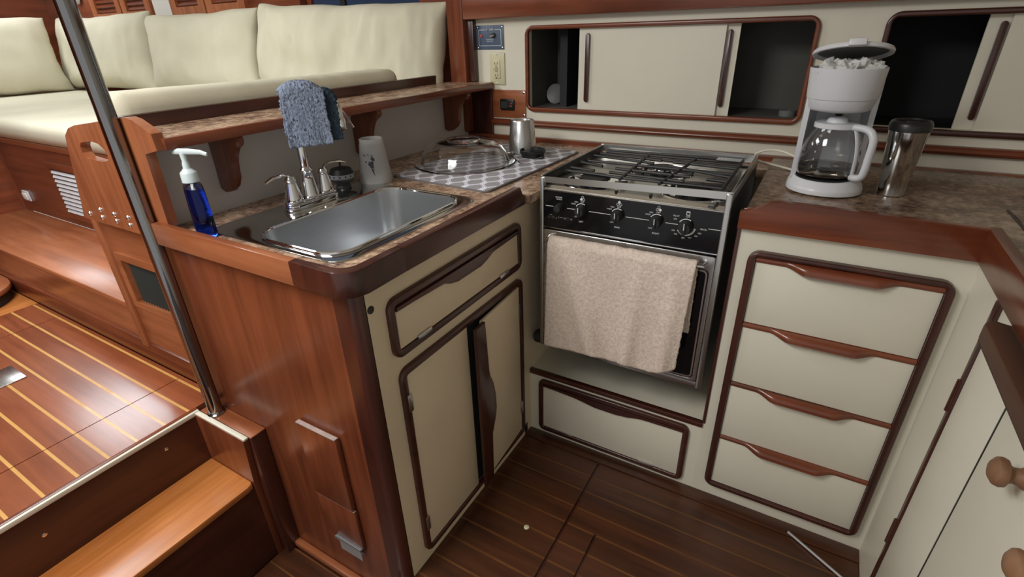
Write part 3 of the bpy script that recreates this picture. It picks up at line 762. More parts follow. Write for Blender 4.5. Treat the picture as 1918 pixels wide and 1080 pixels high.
# ---- little lantern
t = thing('oil_burner', (-0.508, -0.2136, ZC + 0.003), 'small dark pewter burner with pierced band behind the faucet', 'burner')
c = (-0.508, -0.2136, ZC + 0.003)
obj('bowl', B().lathe([(0, 0), (0.020, 0.0), (0.022, 0.004), (0.017, 0.009), (0.020, 0.014), (0.032, 0.020), (0.038, 0.028), (0.038, 0.030), (0, 0.030)], c=c, seg=24, k=1.05), 'pewter' if 'pewter' in M else 'iron', t)
obj('band', B().lathe([(0.036, 0.030), (0.035, 0.040), (0.033, 0.041), (0.0, 0.041)], c=c, seg=24, k=1.05), 'grey_ink', t)
for k in range(14):
    a = 2 * PI * k / 14
    obj('hole', B().lathe([(0.0026, 0), (0.0026, 0.0012), (0, 0.0012)], seg=8, M4=Matrix.Translation((c[0] + 0.0366 * math.cos(a), c[1] + 0.0366 * math.sin(a), c[2] + 0.0373)) @ Matrix.Rotation(a, 4, 'Z') @ Matrix.Rotation(PI / 2, 4, 'Y')), 'black', t)
obj('cap', B().lathe([(0.034, 0.041), (0.031, 0.046), (0.027, 0.054), (0.012, 0.058), (0.004, 0.059), (0, 0.059)], c=c, seg=24, k=1.05), 'iron', t)
obj('spike', B().tube([(c[0], c[1], c[2] + 0.060), (c[0], c[1], c[2] + 0.079)], 0.003, seg=8), 'iron', t)

# ---- drying mat and what stands on it
def mat_poly(z0, z1, ins):
    q = [(-0.470 + ins, -0.050 + ins), (-0.085 - ins, -0.080 + ins), (-0.060 - ins, 0.512 - ins), (-0.452 + ins, 0.545 - ins)]
    P = []
    for i in range(4):
        p, a, bq = Vector(q[i]), Vector(q[i - 1]), Vector(q[(i + 1) % 4])
        r = 0.022
        da = (a - p).normalized(); db = (bq - p).normalized()
        for k in range(6):
            tt = k / 5
            P.append(tuple((p + da * r) * (1 - tt) ** 2 + p * 2 * tt * (1 - tt) + (p + db * r) * tt ** 2))
    return B().prism(P, 'z', z0, z1, bev=0.0015)
t = thing('drying_mat', (-0.22, 0.165, ZC), 'grey dish drying mat with white trellis pattern', 'mat')
obj('edge', mat_poly(ZC, ZC + 0.005, 0.0), 'mat_edge', t)
obj('pad', mat_poly(ZC + 0.001, ZC + 0.0065, 0.004), 'mat', t)
ZM = ZC + 0.0065
t = thing('glass_bowl', (-0.345, 0.1855, ZM), 'clear glass bowl standing upside down on the drying mat', 'bowl')
c = (-0.345, 0.1855, ZM)
obj('bowl', B().lathe([(0.163, 0.0), (0.166, 0.003), (0.163, 0.006), (0.146, 0.007), (0.141, 0.012), (0.135, 0.035), (0.120, 0.056), (0.096, 0.069), (0.062, 0.074), (0.058, 0.0765), (0.050, 0.0765), (0.046, 0.074), (0, 0.074), (0, 0.069), (0.062, 0.069), (0.094, 0.0642), (0.1165, 0.052), (0.131, 0.033), (0.136, 0.010), (0.141, 0.002), (0.163, 0.0)], c=c, k=1.05, seg=56), 'glass', t)
c2 = (-0.247, 0.413, ZM)
t = thing('steel_tumbler', c2, 'brushed steel tumbler standing upside down on the mat', 'tumbler')
obj('wall', B().lathe([(0.0475, 0), (0.0490, 0.002), (0.0485, 0.006), (0.0415, 0.094), (0.0405, 0.096), (0.0402, 0.106), (0.0385, 0.109), (0.036, 0.1085), (0.0355, 0.105), (0, 0.105), (0, 0.102), (0.036, 0.102), (0.046, 0.002), (0.0475, 0)], c=c2, k=1.05, seg=44), 'steel_z', t)
c3 = (-0.178, 0.363, ZM)
t = thing('tumbler_lid', c3, 'black plastic tumbler lid lying on the mat', 'lid')
obj('rim', B().lathe([(0.036, 0.0), (0.0385, 0.001), (0.039, 0.010), (0.0425, 0.012), (0.0435, 0.015), (0.0435, 0.022), (0.042, 0.024), (0.0395, 0.023), (0.038, 0.014), (0.034, 0.010), (0.034, 0.002), (0.036, 0.0)], c=c3, k=1.05, seg=40), 'black', t)
obj('disc', B().lathe([(0, 0.004), (0.0355, 0.004), (0.0355, 0.008), (0.01, 0.009), (0, 0.009)], c=c3, k=1.05, seg=40), 'black', t)
obj('tab', bx(c3[0] + 0.036, c3[0] + 0.052, c3[1] - 0.03, c3[1] - 0.012, ZM + 0.001, ZM + 0.008, bev=0.003), 'black', t)
t = thing('spoon', (-0.21, 0.29, ZM), 'small steel spoon lying on the mat beside the black lid', 'spoon')
obj('bowl', B().lathe([(0.0, 0.001), (0.010, 0.003), (0.0135, 0.0055), (0.0125, 0.0062), (0.009, 0.0045), (0, 0.0025)], seg=20, sy=1.5, M4=Matrix.Translation((-0.267, 0.352, ZM)) @ Matrix.Rotation(math.radians(42), 4, 'Z')), 'chrome', t)
obj('handle', B().tube([(-0.254, 0.337, ZM + 0.005), (-0.234, 0.313, ZM + 0.007), (-0.192, 0.270, ZM + 0.004), (-0.158, 0.238, ZM + 0.003)], [0.003, 0.0026, 0.0032, 0.0048], seg=10, flat=0.5, up=(0, 0, 1)), 'chrome', t)

# ================================================================== STOVE
SXL, SXR = 0.042, 0.541
t = thing('stove', (0.29, 0.23, 0.375), 'marine gas stove with black control panel and steel fiddle rail', 'stove')
body = B()
body.box(SXL, SXL + 0.012, 0.0, 0.46, 0.375, 0.893); body.box(SXR - 0.013, SXR, 0.0, 0.46, 0.375, 0.905)
body.box(SXL, SXR, 0.45, 0.462, 0.375, 0.893); body.box(SXL + 0.012, SXR - 0.013, 0.03, 0.45, 0.375, 0.385)
obj('body', body, 'black', t, smooth=0)
for x0, x1, zt in ((SXL - 0.001, SXL + 0.011, 0.918), (SXR - 0.013, SXR + 0.001, 0.930)):
    obj('corner_post', bx(x0, x1, -0.006, 0.014, 0.372, zt, bev=0.003), 'steel_z', t)
obj('bottom_rail', bx(SXL + 0.011, SXR - 0.012, -0.004, 0.02, 0.372, 0.392, bev=0.002), 'steel_x', t)
ck = obj('cooktop', bx(SXL + 0.012, SXR - 0.013, 0.0, 0.45, 0.880, 0.889), 'steel_band', t)
BUR = [(0.160, 0.110, 0.042), (0.300, 0.300, 0.036), (0.432, 0.125, 0.046)]
for (x, y, r) in BUR:
    pan = obj('drip_pan', B().lathe([(0.092, 0.0), (0.090, 0.003), (0.084, 0.0022), (0.060, 0.0005), (0.030, 0.001), (0, 0.001)], c=(x, y, 0.889), seg=40), 'chrome', t)
    br = obj('burner', B().lathe([(r * 0.7, 0.001), (r * 0.72, 0.008), (r * 0.95, 0.010), (r * 0.95, 0.013), (r, 0.0135), (r, 0.017), (r * 0.8, 0.0185), (0, 0.0185)], c=(x, y, 0.889), seg=32), 'iron', t)
    obj('burner_ring', B().lathe([(r * 0.96, 0.0095), (r * 1.02, 0.010), (r * 1.02, 0.013), (r * 0.96, 0.0135), (r * 0.96, 0.0095)], c=(x, y, 0.889), seg=32), 'steel_flat', br)
# fiddle rail
ZR0, ZR1 = 0.905, 0.919
obj('fiddle_front', B().prism([(SXL, 0.904), (SXR, 0.916), (SXR, 0.934), (SXL, 0.920)], 'y', 0.000, 0.003), 'steel_band', t, smooth=0)
obj('fiddle_back', B().prism([(SXL, 0.903), (SXR, 0.905), (SXR, 0.928), (SXL, 0.926)], 'y', 0.455, 0.459), 'steel_band', t, smooth=0)
obj('fiddle_side', bx(SXL, SXL + 0.003, 0.0, 0.459, 0.889, 0.920), 'black', t)
obj('fiddle_cap', bx(SXL - 0.001, SXL + 0.005, 0.0, 0.459, 0.9195, 0.9235, bev=0.001), 'steel_x', t)
obj('fiddle_side', bx(SXR - 0.003, SXR, 0.0, 0.459, 0.905, 0.928), 'steel_z', t)
obj('fiddle_cap', bx(SXR - 0.006, SXR + 0.001, 0.0, 0.459, 0.928, 0.932, bev=0.001), 'steel_x', t)
for x in (0.262, 0.352): obj('fiddle_clip', B().lathe([(0.0, 0.0), (0.003, 0.001), (0.0045, 0.006), (0.005, 0.012), (0, 0.013)], c=(x, -0.002, 0.896), seg=10), 'iron', t)
obj('fiddle_hook', B().tube([(0.490, 0.010, 0.890), (0.502, 0.006, 0.892), (0.509, 0.004, 0.898), (0.510, 0.004, 0.906)], 0.0035, seg=8), 'iron', t)
# grate
gr = obj('grate', B().tube([(0.222, 0.425, 0.911), (0.240, 0.085, 0.911)], 0.0044, seg=8), 'iron', t)
def bar(*p): obj('grate_bar', B().tube([(x, y, 0.911) for x, y in p], 0.0044, seg=8), 'iron', gr)
def rbar(p): return p
bar((0.372, 0.425), (0.348, 0.085))
bar((0.502, 0.440), (0.503, 0.085))
bar((0.075, 0.432), (0.502, 0.445)); bar((0.080, 0.405), (0.502, 0.405)); bar((0.215, 0.365), (0.500, 0.350))
bar((0.068, 0.395), (0.072, 0.375), (0.280, 0.350)); bar((0.062, 0.340), (0.270, 0.305))
bar((0.073, 0.285), (0.066, 0.270), (0.075, 0.262), (0.502, 0.262)); bar((0.060, 0.235), (0.142, 0.210)); bar((0.063, 0.245), (0.060, 0.235))
bar((0.186, 0.200), (0.402, 0.190)); bar((0.186, 0.150), (0.398, 0.135))
bar((0.068, 0.175), (0.062, 0.160), (0.140, 0.150)); bar((0.072, 0.105), (0.064, 0.112), (0.066, 0.122), (0.240, 0.105), (0.502, 0.108))
bar((0.318, 0.345), (0.505, 0.330)); bar((0.320, 0.290), (0.505, 0.225)); bar((0.448, 0.182), (0.505, 0.178)); bar((0.446, 0.128), (0.505, 0.140))
# warning sticker on the cooktop
st = obj('warning_plate', bx(0.430, 0.500, 0.395, 0.440, 0.9155, 0.9165), 'black_gloss', t)
sk = B().ring(rrect(0.436, 0.456, 0.410, 0.434, 0.002), rrect(0.438, 0.454, 0.412, 0.432, 0.0015), 'z', 0.9165, 0.9169); sk.prism([(0.442, 0.428), (0.450, 0.428), (0.446, 0.417)], 'z', 0.9165, 0.9169)
obj('warning_mark', sk, 'white_ink', st, smooth=0)
# control panel
PX0, PX1 = SXL + 0.011, SXR - 0.012
pn = obj('control_panel', bx(PX0, PX1, -0.003, 0.012, 0.780, 0.884), 'black_gloss', t)
obj('panel_edge', bx(PX0, PX1, -0.005, 0.010, 0.884, 0.888, bev=0.001), 'steel_x', t)
obj('panel_edge', bx(PX0, PX1, -0.007, 0.010, 0.776, 0.780, bev=0.001), 'chrome', t)
obj('top_lip', B().prism([(-0.004, 0.888), (0.02, 0.888), (0.02, 0.893), (0.012, 0.891)], 'x', PX0, PX1), 'steel_band', t)
ink = B(); YP = -0.003
def line(x0, x1, z, h=0.0014): ink.box(x0, x1, YP - 0.0004, YP, z - h / 2, z + h / 2)
def txt(s, x, z, size=0.0062, **k): ink.text(s, size, (x, YP, z), (1, 0, 0), (0, 0, 1), lift=0.0005, **k)
def arcseg(x, z, r, w, a0, a1, n=12):
    for k in range(n):
        a, bq = math.radians(a0 + (a1 - a0) * k / n), math.radians(a0 + (a1 - a0) * (k + 1) / n)
        P = [(x + r * math.cos(a), z + r * math.sin(a)), (x + r * math.cos(bq), z + r * math.sin(bq)), (x + (r + w) * math.cos(bq), z + (r + w) * math.sin(bq)), (x + (r + w) * math.cos(a), z + (r + w) * math.sin(a))]
        ink.prism(P, 'y', YP - 0.0004, YP)
KN = [(0.103, 0.840), (0.168, 0.840), (0.271, 0.840), (0.374, 0.840), (0.447, 0.837)]
edges_x = [PX0 + 0.006] + [v for x, z in KN for v in (x - 0.020, x + 0.022)] + [PX1]
for i in range(0, len(edges_x), 2):
    if i == 8: line(edges_x[8], edges_x[9], 0.840)
    elif i == 10: line(PX1 - 0.030, PX1 - 0.001, 0.840)
    else: line(edges_x[i], edges_x[i + 1], 0.840)
txt('BURNER', 0.100, 0.868, 0.0055); txt('IGNITE', 0.101, 0.8625, 0.0055)
txt('Gourmette', 0.103, 0.810, 0.0165, shear=0.4, thin=-0.0007)
for (x, z), nm, kk in zip(KN[1:4], ('LEFT', 'REAR', 'RIGHT'), (0, 1, 2)):
    txt('OFF', x + 0.002, z + 0.0235, 0.006); txt('MED', x - 0.016, z + 0.0215, 0.005); txt('HIGH', x - 0.024, z + 0.0155, 0.0055)
    txt('LOW', x - 0.014, z - 0.020, 0.0055); txt(nm, x, z - 0.0325, 0.0065)
    arcseg(x, z, 0.0175, 0.002, 60, 150)
    for j, (dx, dz) in enumerate(((-0.0038, 0.0), (0.0, 0.0062), (0.0038, 0.0))):
        cx, cz = x + 0.002 + dx, z + 0.0305 + dz
        if j == kk: arcseg(cx, cz, 0.0, 0.0034, 0, 360, 14)
        else: arcseg(cx, cz, 0.0026, 0.0008, 0, 360, 14)
x, z = KN[4]
txt('OFF', x + 0.002, z + 0.0255, 0.006); txt('PILOT', x - 0.026, z + 0.0245, 0.0058); txt('250', x - 0.028, z + 0.0165, 0.0055)
txt('300', x - 0.030, z - 0.014, 0.0055); txt('350', x - 0.023, z - 0.0225, 0.0055); txt('375', x - 0.004, z - 0.0300, 0.0055); txt('400', x + 0.012, z - 0.0270, 0.0055)
txt('450', x + 0.026, z - 0.0205, 0.0055); txt('500', x + 0.034, z - 0.012, 0.0055); txt('BROIL', x + 0.042, z - 0.0005, 0.0058)
arcseg(x, z, 0.0185, 0.0022, 60, 150); arcseg(x, z, 0.0195, 0.004, 210, 355, 20)
ink.ring(rrect(x - 0.003, x + 0.006, z + 0.0295, z + 0.0375, 0.0005), rrect(x - 0.0018, x + 0.0048, z + 0.0307, z + 0.0363, 0.0003), 'y', YP - 0.0004, YP)
ink.box(x - 0.003, x + 0.006, YP - 0.0004, YP, z + 0.0385, z + 0.0398)
obj('panel_lettering', ink, 'white_ink', pn, smooth=0)
for i, (x, z) in enumerate(KN):
    r = 0.0115 if i == 0 else (0.0165 if i == 4 else 0.0145)
    RM = Matrix.Translation((x, -0.003, z)) @ Matrix.Rotation(PI / 2, 4, 'X')
    k = obj('knob', B().lathe([(r * 1.0, 0.0), (r, 0.010), (r * 0.93, 0.018), (r * 0.8, 0.022), (0, 0.0225)], seg=28, M4=RM), 'rubber', pn)
    if i:
        obj('knob_grip', bx(x - r * 0.24, x + r * 0.24, -0.0295, -0.024, z - r * 0.92, z + r * 0.92, bev=0.002), 'rubber', k)
        obj('pointer', bx(x - 0.0009, x + 0.0009, -0.0302, -0.0293, z - 0.001, z + r * 0.95), 'white_ink', k)
# oven door
od = obj('oven_door', B().ring(rrect(PX0 + 0.001, PX1 - 0.001, 0.394, 0.772, 0.006), rrect(PX0 + 0.014, PX1 - 0.012, 0.404, 0.735, 0.012), 'y', 0.004, -0.010, bev=0.002), 'steel_x', t)
obj('oven_window', bx(PX0 + 0.012, PX1 - 0.010, -0.006, 0.004, 0.400, 0.740), 'black_gloss', od)
obj('window_trim', B().ring(rrect(PX0 + 0.016, PX1 - 0.014, 0.406, 0.733, 0.012), rrect(PX0 + 0.020, PX1 - 0.018, 0.410, 0.729, 0.010), 'y', -0.006, -0.009), 'chrome', od)
obj('door_handle', B().tube([(0.075, -0.010, 0.752), (0.078, -0.032, 0.752), (0.11, -0.036, 0.752), (0.47, -0.036, 0.752), (0.505, -0.032, 0.752), (0.508, -0.010, 0.752)], 0.006, seg=12), 'steel_x', od)
obj('door_latch', bx(0.294, 0.322, -0.012, 0.004, 0.3925, 0.404, bev=0.002), 'iron', od)
obj('gimbal_boss', B().lathe([(0.018, 0), (0.022, 0.004), (0.022, 0.024), (0.016, 0.030), (0, 0.030)], seg=20, M4=Matrix.Translation((SXL, 0.018, 0.386)) @ Matrix.Rotation(-PI / 2, 4, 'Y')), 'rubber', t)

# towel on the oven door
tw = thing('towel', (0.29, -0.04, 0.41), 'beige terry towel hanging over the oven door handle', 'towel')
def towel(u, v):      # u along width, v from back flap over the bar to the front hem
    xl, xr = 0.090, 0.492
    x = xl + (xr - xl) * u
    L = 0.336
    s = v * (0.20 + 0.035 + L)
    fold = math.sin(u * 9 + 0.6) * 0.5 + math.sin(u * 21 + 1.0) * 0.28
    if s < 0.20: y, z, h = -0.0235, 0.552 + s, 0.20 - s
    elif s < 0.235:
        a = PI * (s - 0.20) / 0.035; y = -0.0345 + 0.0105 * math.cos(a); z = 0.752 + 0.0105 * math.sin(a); h = 0
    else:
        h = s - 0.235; y = -0.0455; z = 0.752 - h
    front = s > 0.235
    d = min(1, h / 0.33)
    if front:
        y += -0.012 * d * (0.95 + fold) - 0.004
        y += -0.030 * d * math.exp(-((u - 0.14 - 0.26 * d) / 0.085) ** 2)
        y += -0.022 * d * math.exp(-((u - 0.66 + 0.03 * d) / 0.06) ** 2) - 0.016 * d * math.exp(-((u - 0.90) / 0.05) ** 2)
        x += d * (0.012 * (0.30 - u) * max(0, u - 0.25) - 0.008 * u * u)
        z += 0.034 * max(0, (u - 0.80) / 0.20) ** 2 * d - 0.006 * (1 - u) * d + 0.006 * math.sin(u * 3.1) * d
    if front: z += -0.60 * (y + 0.0485) * d
    f = noise.noise(Vector((x * 300, z * 300, 1.0 if front else 4.0))) * 0.0016
    return (x + f * 0.5, y + f - (0 if front else -0.000), z + noise.noise(Vector((u * 16, 3, 2))) * 0.002)
obj('cloth', B().grid(towel, 110, 120, 0.0045), 'terry_beige', tw, smooth=180)
obj('hem', B().tube([Vector(towel(k / 40, 0.992)) + Vector((0, -0.0005, 0)) for k in range(41)], 0.0030, seg=8), 'terry_beige', tw)

# ================================================================== DRAWER UNIT UNDER THE STOVE
t = thing('base_drawer_unit', (0.29, 0.2, 0.0), 'low white cabinet with one drawer below the stove', 'cabinet')
obj('face_panel', bx(0.0, 0.567, 0.0, 0.02, 0.0, 0.243), 'laminate', t)
obj('shelf_board', bx(0.0, 0.567, 0.012, 0.56, 0.243, 0.2586), 'laminate', t)
obj('shelf_edge', bx(0.0, 0.567, -0.006, 0.012, 0.243, 0.2596, bev=0.003), 'frame_x', t)
obj('recess_back', bx(0.0, 0.567, 0.56, 0.58, 0.2586, 0.852), 'laminate_bounce', t)
def xring(x0, x1, z0, z1, w, r, proud=-0.011, y=0.0):
    w4 = w if isinstance(w, tuple) else (w,) * 4
    return B().ring(rrect(x0, x1, z0, z1, r), rrect(x0 + w4[0], x1 - w4[1], z0 + w4[2], z1 - w4[3], 0.005), 'y', y, proud, bev=0.004)
obj('drawer_frame', xring(0.036, 0.534, 0.018, 0.2335, 0.0165, 0.022), 'frame_x', t)
d = obj('drawer', bx(0.0535, 0.5165, -0.007, 0.0, 0.036, 0.208, bev=0.001), 'laminate', t)
lp = [(0.0535, 0.208), (0.17, 0.208), (0.20, 0.200), (0.24, 0.193), (0.31, 0.193), (0.35, 0.198), (0.38, 0.206), (0.40, 0.208), (0.5165, 0.208), (0.5165, 0.216), (0.0535, 0.216)]
obj('pull', B().prism(lp, 'y', 0.0, -0.013, bev=0.003), 'frame_x', d, label='dark wood finger pull')
for x in (0.14, 0.42): obj('hinge', bx(x - 0.025, x + 0.025, -0.012, -0.007, 0.0335, 0.0400, bev=0.001), 'steel_x', d)

# ================================================================== RIGHT DRAWER CABINET
t = thing('drawer_cabinet', (0.79, 0.2, 0.0), 'white four-drawer galley cabinet right of the stove', 'cabinet')
obj('face_panel', bx(0.567, 1.009, 0.0, 0.02, 0.0, 0.862), 'laminate', t)
obj('side_panel', bx(0.570, 0.585, 0.02, 0.56, 0.2586, 0.862), 'laminate_bounce', t)
obj('edge_strip', bx(0.5635, 0.572, -0.004, 0.02, 0.2596, 0.893, bev=0.002), 'frame_z', t)
obj('drawer_frame', xring(0.598, 0.988, 0.052, 0.806, (0.0175, 0.0165, 0.0145, 0.0125), 0.026, -0.018), 'frame_z', t)
obj('frame_back', bx(0.612, 0.974, -0.001, 0.0, 0.062, 0.796), 'dark_in2', t)
tops = [0.7803, 0.6025, 0.4205, 0.2345]; bots = [0.6160, 0.4335, 0.2472, 0.0680]
nm = ['top', 'second', 'third', 'bottom']
for k in range(4):
    zt, zbm = tops[k], bots[k]
    d = obj('drawer', bx(0.6165, 0.9708, -0.009, -0.001, zbm, zt, bev=0.001), 'laminate', t)
    pl = [(0.6165, zt - 0.001), (0.685, zt - 0.001), (0.70, zt - 0.004), (0.715, zt - 0.008), (0.745, zt - 0.010), (0.83, zt - 0.010), (0.862, zt - 0.007), (0.88, zt - 0.003), (0.895, zt - 0.001), (0.9708, zt - 0.001), (0.9708, zt + 0.011), (0.6165, zt + 0.011)]
    b = B()
    # pull lip: bulges forward in the middle
    yy = lambda x: -0.012 - 0.016 * max(0, min(1, min((x - 0.675) / 0.045, (0.905 - x) / 0.045)))
    n = 48
    def lip(u, v):
        x = 0.6165 + (0.9708 - 0.6165) * u
        k2 = max(0, min(1, min((x - 0.678) / 0.05, (0.902 - x) / 0.05))); k2 = k2 * k2 * (3 - 2 * k2)
        prof = [(-0.001, 0.011), (-0.010 - 0.010 * k2, 0.011), (-0.0125 - 0.017 * k2, 0.007 - 0.003 * k2), (-0.0125 - 0.018 * k2, 0.002 - 0.009 * k2), (-0.010 - 0.012 * k2, -0.001 - 0.013 * k2), (-0.008, -0.001 - 0.012 * k2)]
        q = v * 5; i = min(4, int(q)); f = q - i
        return (x, prof[i][0] * (1 - f) + prof[i + 1][0] * f, zt + prof[i][1] * (1 - f) + prof[i + 1][1] * f)
    obj('pull', B().grid(lip, 60, 10, 0.001), 'teak_x', d, smooth=50)

# right worktop
t = thing('worktop', (0.95, 0.2, 0.86), 'dark mottled worktop with teak fiddle right of the stove', 'worktop')
obj('slab', B().box(0.572, 1.95, 0.004, YW, 0.868, ZR).box(1.020, 1.95, -1.4, 0.004, 0.868, ZR), 'granite', t, smooth=0)
obj('front_trim', B().prism([(0.5635, 0.856), (1.0, 0.856), (1.0, 0.9235), (0.64, 0.928), (0.622, 0.926), (0.600, 0.910), (0.585, 0.900), (0.570, 0.897), (0.5635, 0.897)], 'y', -0.018, 0.004, bev=0.003), 'teak_x', t)
obj('side_trim', bx(0.998, 1.020, -1.4, 0.004, 0.856, 0.9235, bev=0.003), 'teak_y', t)
t = thing('icebox_lid', (1.3, 0.1, ZR), 'flush icebox lid in the dark worktop at the right edge', 'lid')
obj('lid', bx(1.088, 1.62, -0.35, 0.262, ZR, ZR + 0.003, bev=0.001), 'granite', t)
obj('lid_joint', B().ring(rrect(1.083, 1.625, -0.355, 0.267, 0.004), rrect(1.088, 1.62, -0.35, 0.262, 0.003), 'z', ZR, ZR + 0.0012), 'black', t)
obj('catch', bx(1.028, 1.075, -0.125, -0.095, ZR, ZR + 0.005, bev=0.002), 'chrome', t, label='small chrome catch')

# right locker side
t = thing('side_locker', (1.03, -0.6, 0.0), 'white locker on the right with wooden knobs', 'locker')
obj('face_panel', bx(1.009, 1.025, -1.4, -0.0, 0.0, 0.857), 'laminate', t)
obj('shadow_gap_strip', bx(1.0024, 1.0089, -0.3796, -0.3766, 0.01, 0.796), 'black', t)  # black strip stands for the shadow gap between the doors
obj('door_strip', bx(0.999, 1.009, -0.196, -0.181, 0.0, 0.855, bev=0.003), 'frame_z', t)
for z in (0.655, 0.285): obj('hinge', B().tube([(0.9985, -0.1885, z - 0.035), (0.9985, -0.1885, z + 0.035)], 0.0045, seg=10), 'frame_z', t)
dl = obj('door', bx(1.003, 1.009, -0.3760, -0.198, 0.01, 0.796, bev=0.001), 'laminate', t)
dd = obj('door', bx(1.003, 1.009, -0.95, -0.3802, 0.01, 0.796, bev=0.001), 'laminate', t)
for y, z in ((-0.513, 0.752), (-0.643, 0.727)):
    k = obj('knob', B().lathe([(0.0145, 0), (0.0145, 0.003), (0.0115, 0.007), (0.0105, 0.014), (0.013, 0.018), (0.0185, 0.021), (0.0200, 0.026), (0.0185, 0.031), (0.012, 0.036), (0, 0.038)], seg=28, M4=Matrix.Translation((1.003, y, z)) @ Matrix.Rotation(-PI / 2, 4, 'Y')), 'rod_wood', dd, label='turned wooden knob' )
obj('ledge', B().prism([(1.009, -1.3), (1.009, -0.262), (0.998, -0.258)] + [(0.988 - 0.016 * math.sin(a), -0.274 + 0.016 * math.cos(a)) for a in [PI / 2 * k / 6 for k in range(7)]] + [(0.972, -1.3)], 'z', 0.816, 0.848, bev=0.005), 'ledge', t)

# ================================================================== BACK WALL FITTINGS
def cupboard(label, X0, X1, Z0, Z1, ox, doors, ym=YW):
    t = thing('wall_cupboard', ((X0 + X1) / 2, YW, Z0), label, 'cupboard')
    ins = B()
    ins.box(X0, X1, 0.90, 0.91, Z0 - 0.01, Z1 + 0.01); ins.box(X0 - 0.012, X0, YW + 0.02, 0.91, Z0 - 0.01, Z1 + 0.01); ins.box(X1, X1 + 0.012, YW + 0.02, 0.91, Z0 - 0.01, Z1 + 0.01)
    ins.box(X0, X1, YW + 0.02, 0.91, Z0 - 0.016, Z0 - 0.004); ins.box(X0, X1, YW + 0.02, 0.91, Z1 + 0.004, Z1 + 0.016)
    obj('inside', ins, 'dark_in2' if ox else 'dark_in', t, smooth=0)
    obj('frame', B().ring(rrect(X0 - 0.014, X1 + 0.014, Z0 - 0.017, Z1 + 0.015, 0.034, 8), rrect(X0, X1, Z0, Z1, 0.014, 8), 'y', YW, YW - 0.013, bev=0.005), 'frame_x' if ox else 'teak_x', t)
    for (a, c, y, hx) in doors:
        d = obj('sliding_door', bx(a, c, y, y + 0.008, Z0 - 0.005, Z1 + 0.004), 'laminate', t)
        for h in hx:
            obj('handle', B().prism(rrect(h - 0.0075, h + 0.0075, Z0 + 0.026, Z1 - 0.016, 0.007, 5), 'y', y, y - 0.010, bev=0.003), 'frame_z', d, label='upright dark wood grip')
    return t
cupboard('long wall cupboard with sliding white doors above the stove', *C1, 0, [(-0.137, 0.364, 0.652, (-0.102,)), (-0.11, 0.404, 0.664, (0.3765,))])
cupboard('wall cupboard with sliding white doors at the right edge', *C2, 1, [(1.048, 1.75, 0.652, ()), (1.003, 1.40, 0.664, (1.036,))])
o = obj('divider', bx(-0.245, -0.215, 0.72, 0.90, C1[2] - 0.004, C1[3]), 'dark_in2'); tag(o, 'dark upright divider inside the long wall cupboard', 'divider')
t = thing('plate', (-0.30, 0.80, C1[2] - 0.004), 'pale rounded plate standing inside the cupboard at left', 'plate')
obj('disc', B().lathe([(0, 0.0), (0.028, 0.0), (0.038, 0.006), (0.039, 0.008), (0.027, 0.004), (0, 0.004)], seg=32, M4=Matrix.Translation((-0.30, 0.80, C1[2] + 0.034)) @ Matrix.Rotation(PI / 2 - 0.15, 4, 'X')), 'grey_plate', t)
o = obj('paper_roll', B().lathe([(0.010, 0), (0.026, 0), (0.026, 0.018), (0.010, 0.018), (0.010, 0)], c=(0.578, 0.74, C1[2] - 0.004), seg=24), 'grey_plate'); tag(o, 'small grey roll inside the cupboard at its right end', 'roll')

def plate_screws(parent, pts, y, r=0.0035):
    for (x, z) in pts:
        obj('screw', B().lathe([(r, 0), (r, 0.001), (r * 0.6, 0.002), (0, 0.0022)], seg=12, M4=Matrix.Translation((x, y, z)) @ Matrix.Rotation(PI / 2, 4, 'X')), 'chrome', parent)
t = thing('gas_switch_panel', (-0.517, YW, 1.215), 'navy blue LP gas switch plate on the white wall', 'switch panel')
x0, x1, z0, z1 = -0.581, -0.453, 1.218, 1.304; yp = YW - 0.003
obj('plate', bx(x0, x1, yp, YW, z0, z1, bev=0.001), 'navy', t)
ink = B(); ink.ring(rrect(x0 + 0.012, x1 - 0.012, z0 + 0.013, z1 - 0.015, 0.003), rrect(x0 + 0.0135, x1 - 0.0135, z0 + 0.0145, z1 - 0.0165, 0.002), 'y', yp - 0.0004, yp)
obj('outline', ink, 'white_ink', t, smooth=0)
obj('title_ground', bx(-0.541, -0.495, yp - 0.0007, yp, z1 - 0.021, z1 - 0.010), 'navy', t)
ink = B(); ink.text('LP  GAS', 0.0115, (-0.518, yp - 0.0008, z1 - 0.0155), (1, 0, 0), (0, 0, 1))
ink.text('SOLENOID IN', 0.0055, (-0.518, yp, z0 + 0.036), (1, 0, 0), (0, 0, 1)); ink.text('VALVE LINE', 0.0055, (-0.518, yp, z0 + 0.0295), (1, 0, 0), (0, 0, 1))
obj('lettering', ink, 'white_ink', t, smooth=0)
obj('indicator', B().lathe([(0.006, 0), (0.006, 0.003), (0.004, 0.005), (0, 0.005)], seg=16, M4=Matrix.Translation((-0.555, yp, 1.267)) @ Matrix.Rotation(PI / 2, 4, 'X')), 'red', t)
obj('switch_base', B().lathe([(0.009, 0), (0.009, 0.004), (0, 0.004)], seg=18, M4=Matrix.Translation((-0.497, yp, 1.268)) @ Matrix.Rotation(PI / 2, 4, 'X')), 'black', t)
obj('toggle', B().tube([(-0.497, yp - 0.003, 1.268), (-0.509, yp - 0.016, 1.268)], [0.003, 0.005], seg=10), 'chrome', t)
plate_screws(t, [(x0 + 0.007, z0 + 0.007), (x1 - 0.007, z0 + 0.007), (x0 + 0.007, z1 - 0.007), (x1 - 0.007, z1 - 0.007)], yp)
t = thing('power_outlet', (-0.487, YW, 1.09), 'ivory double power outlet plate above the shelf end', 'outlet')
obj('plate', bx(-0.522, -0.452, YW - 0.006, YW, 1.088, 1.207, bev=0.003), 'ivory', t)
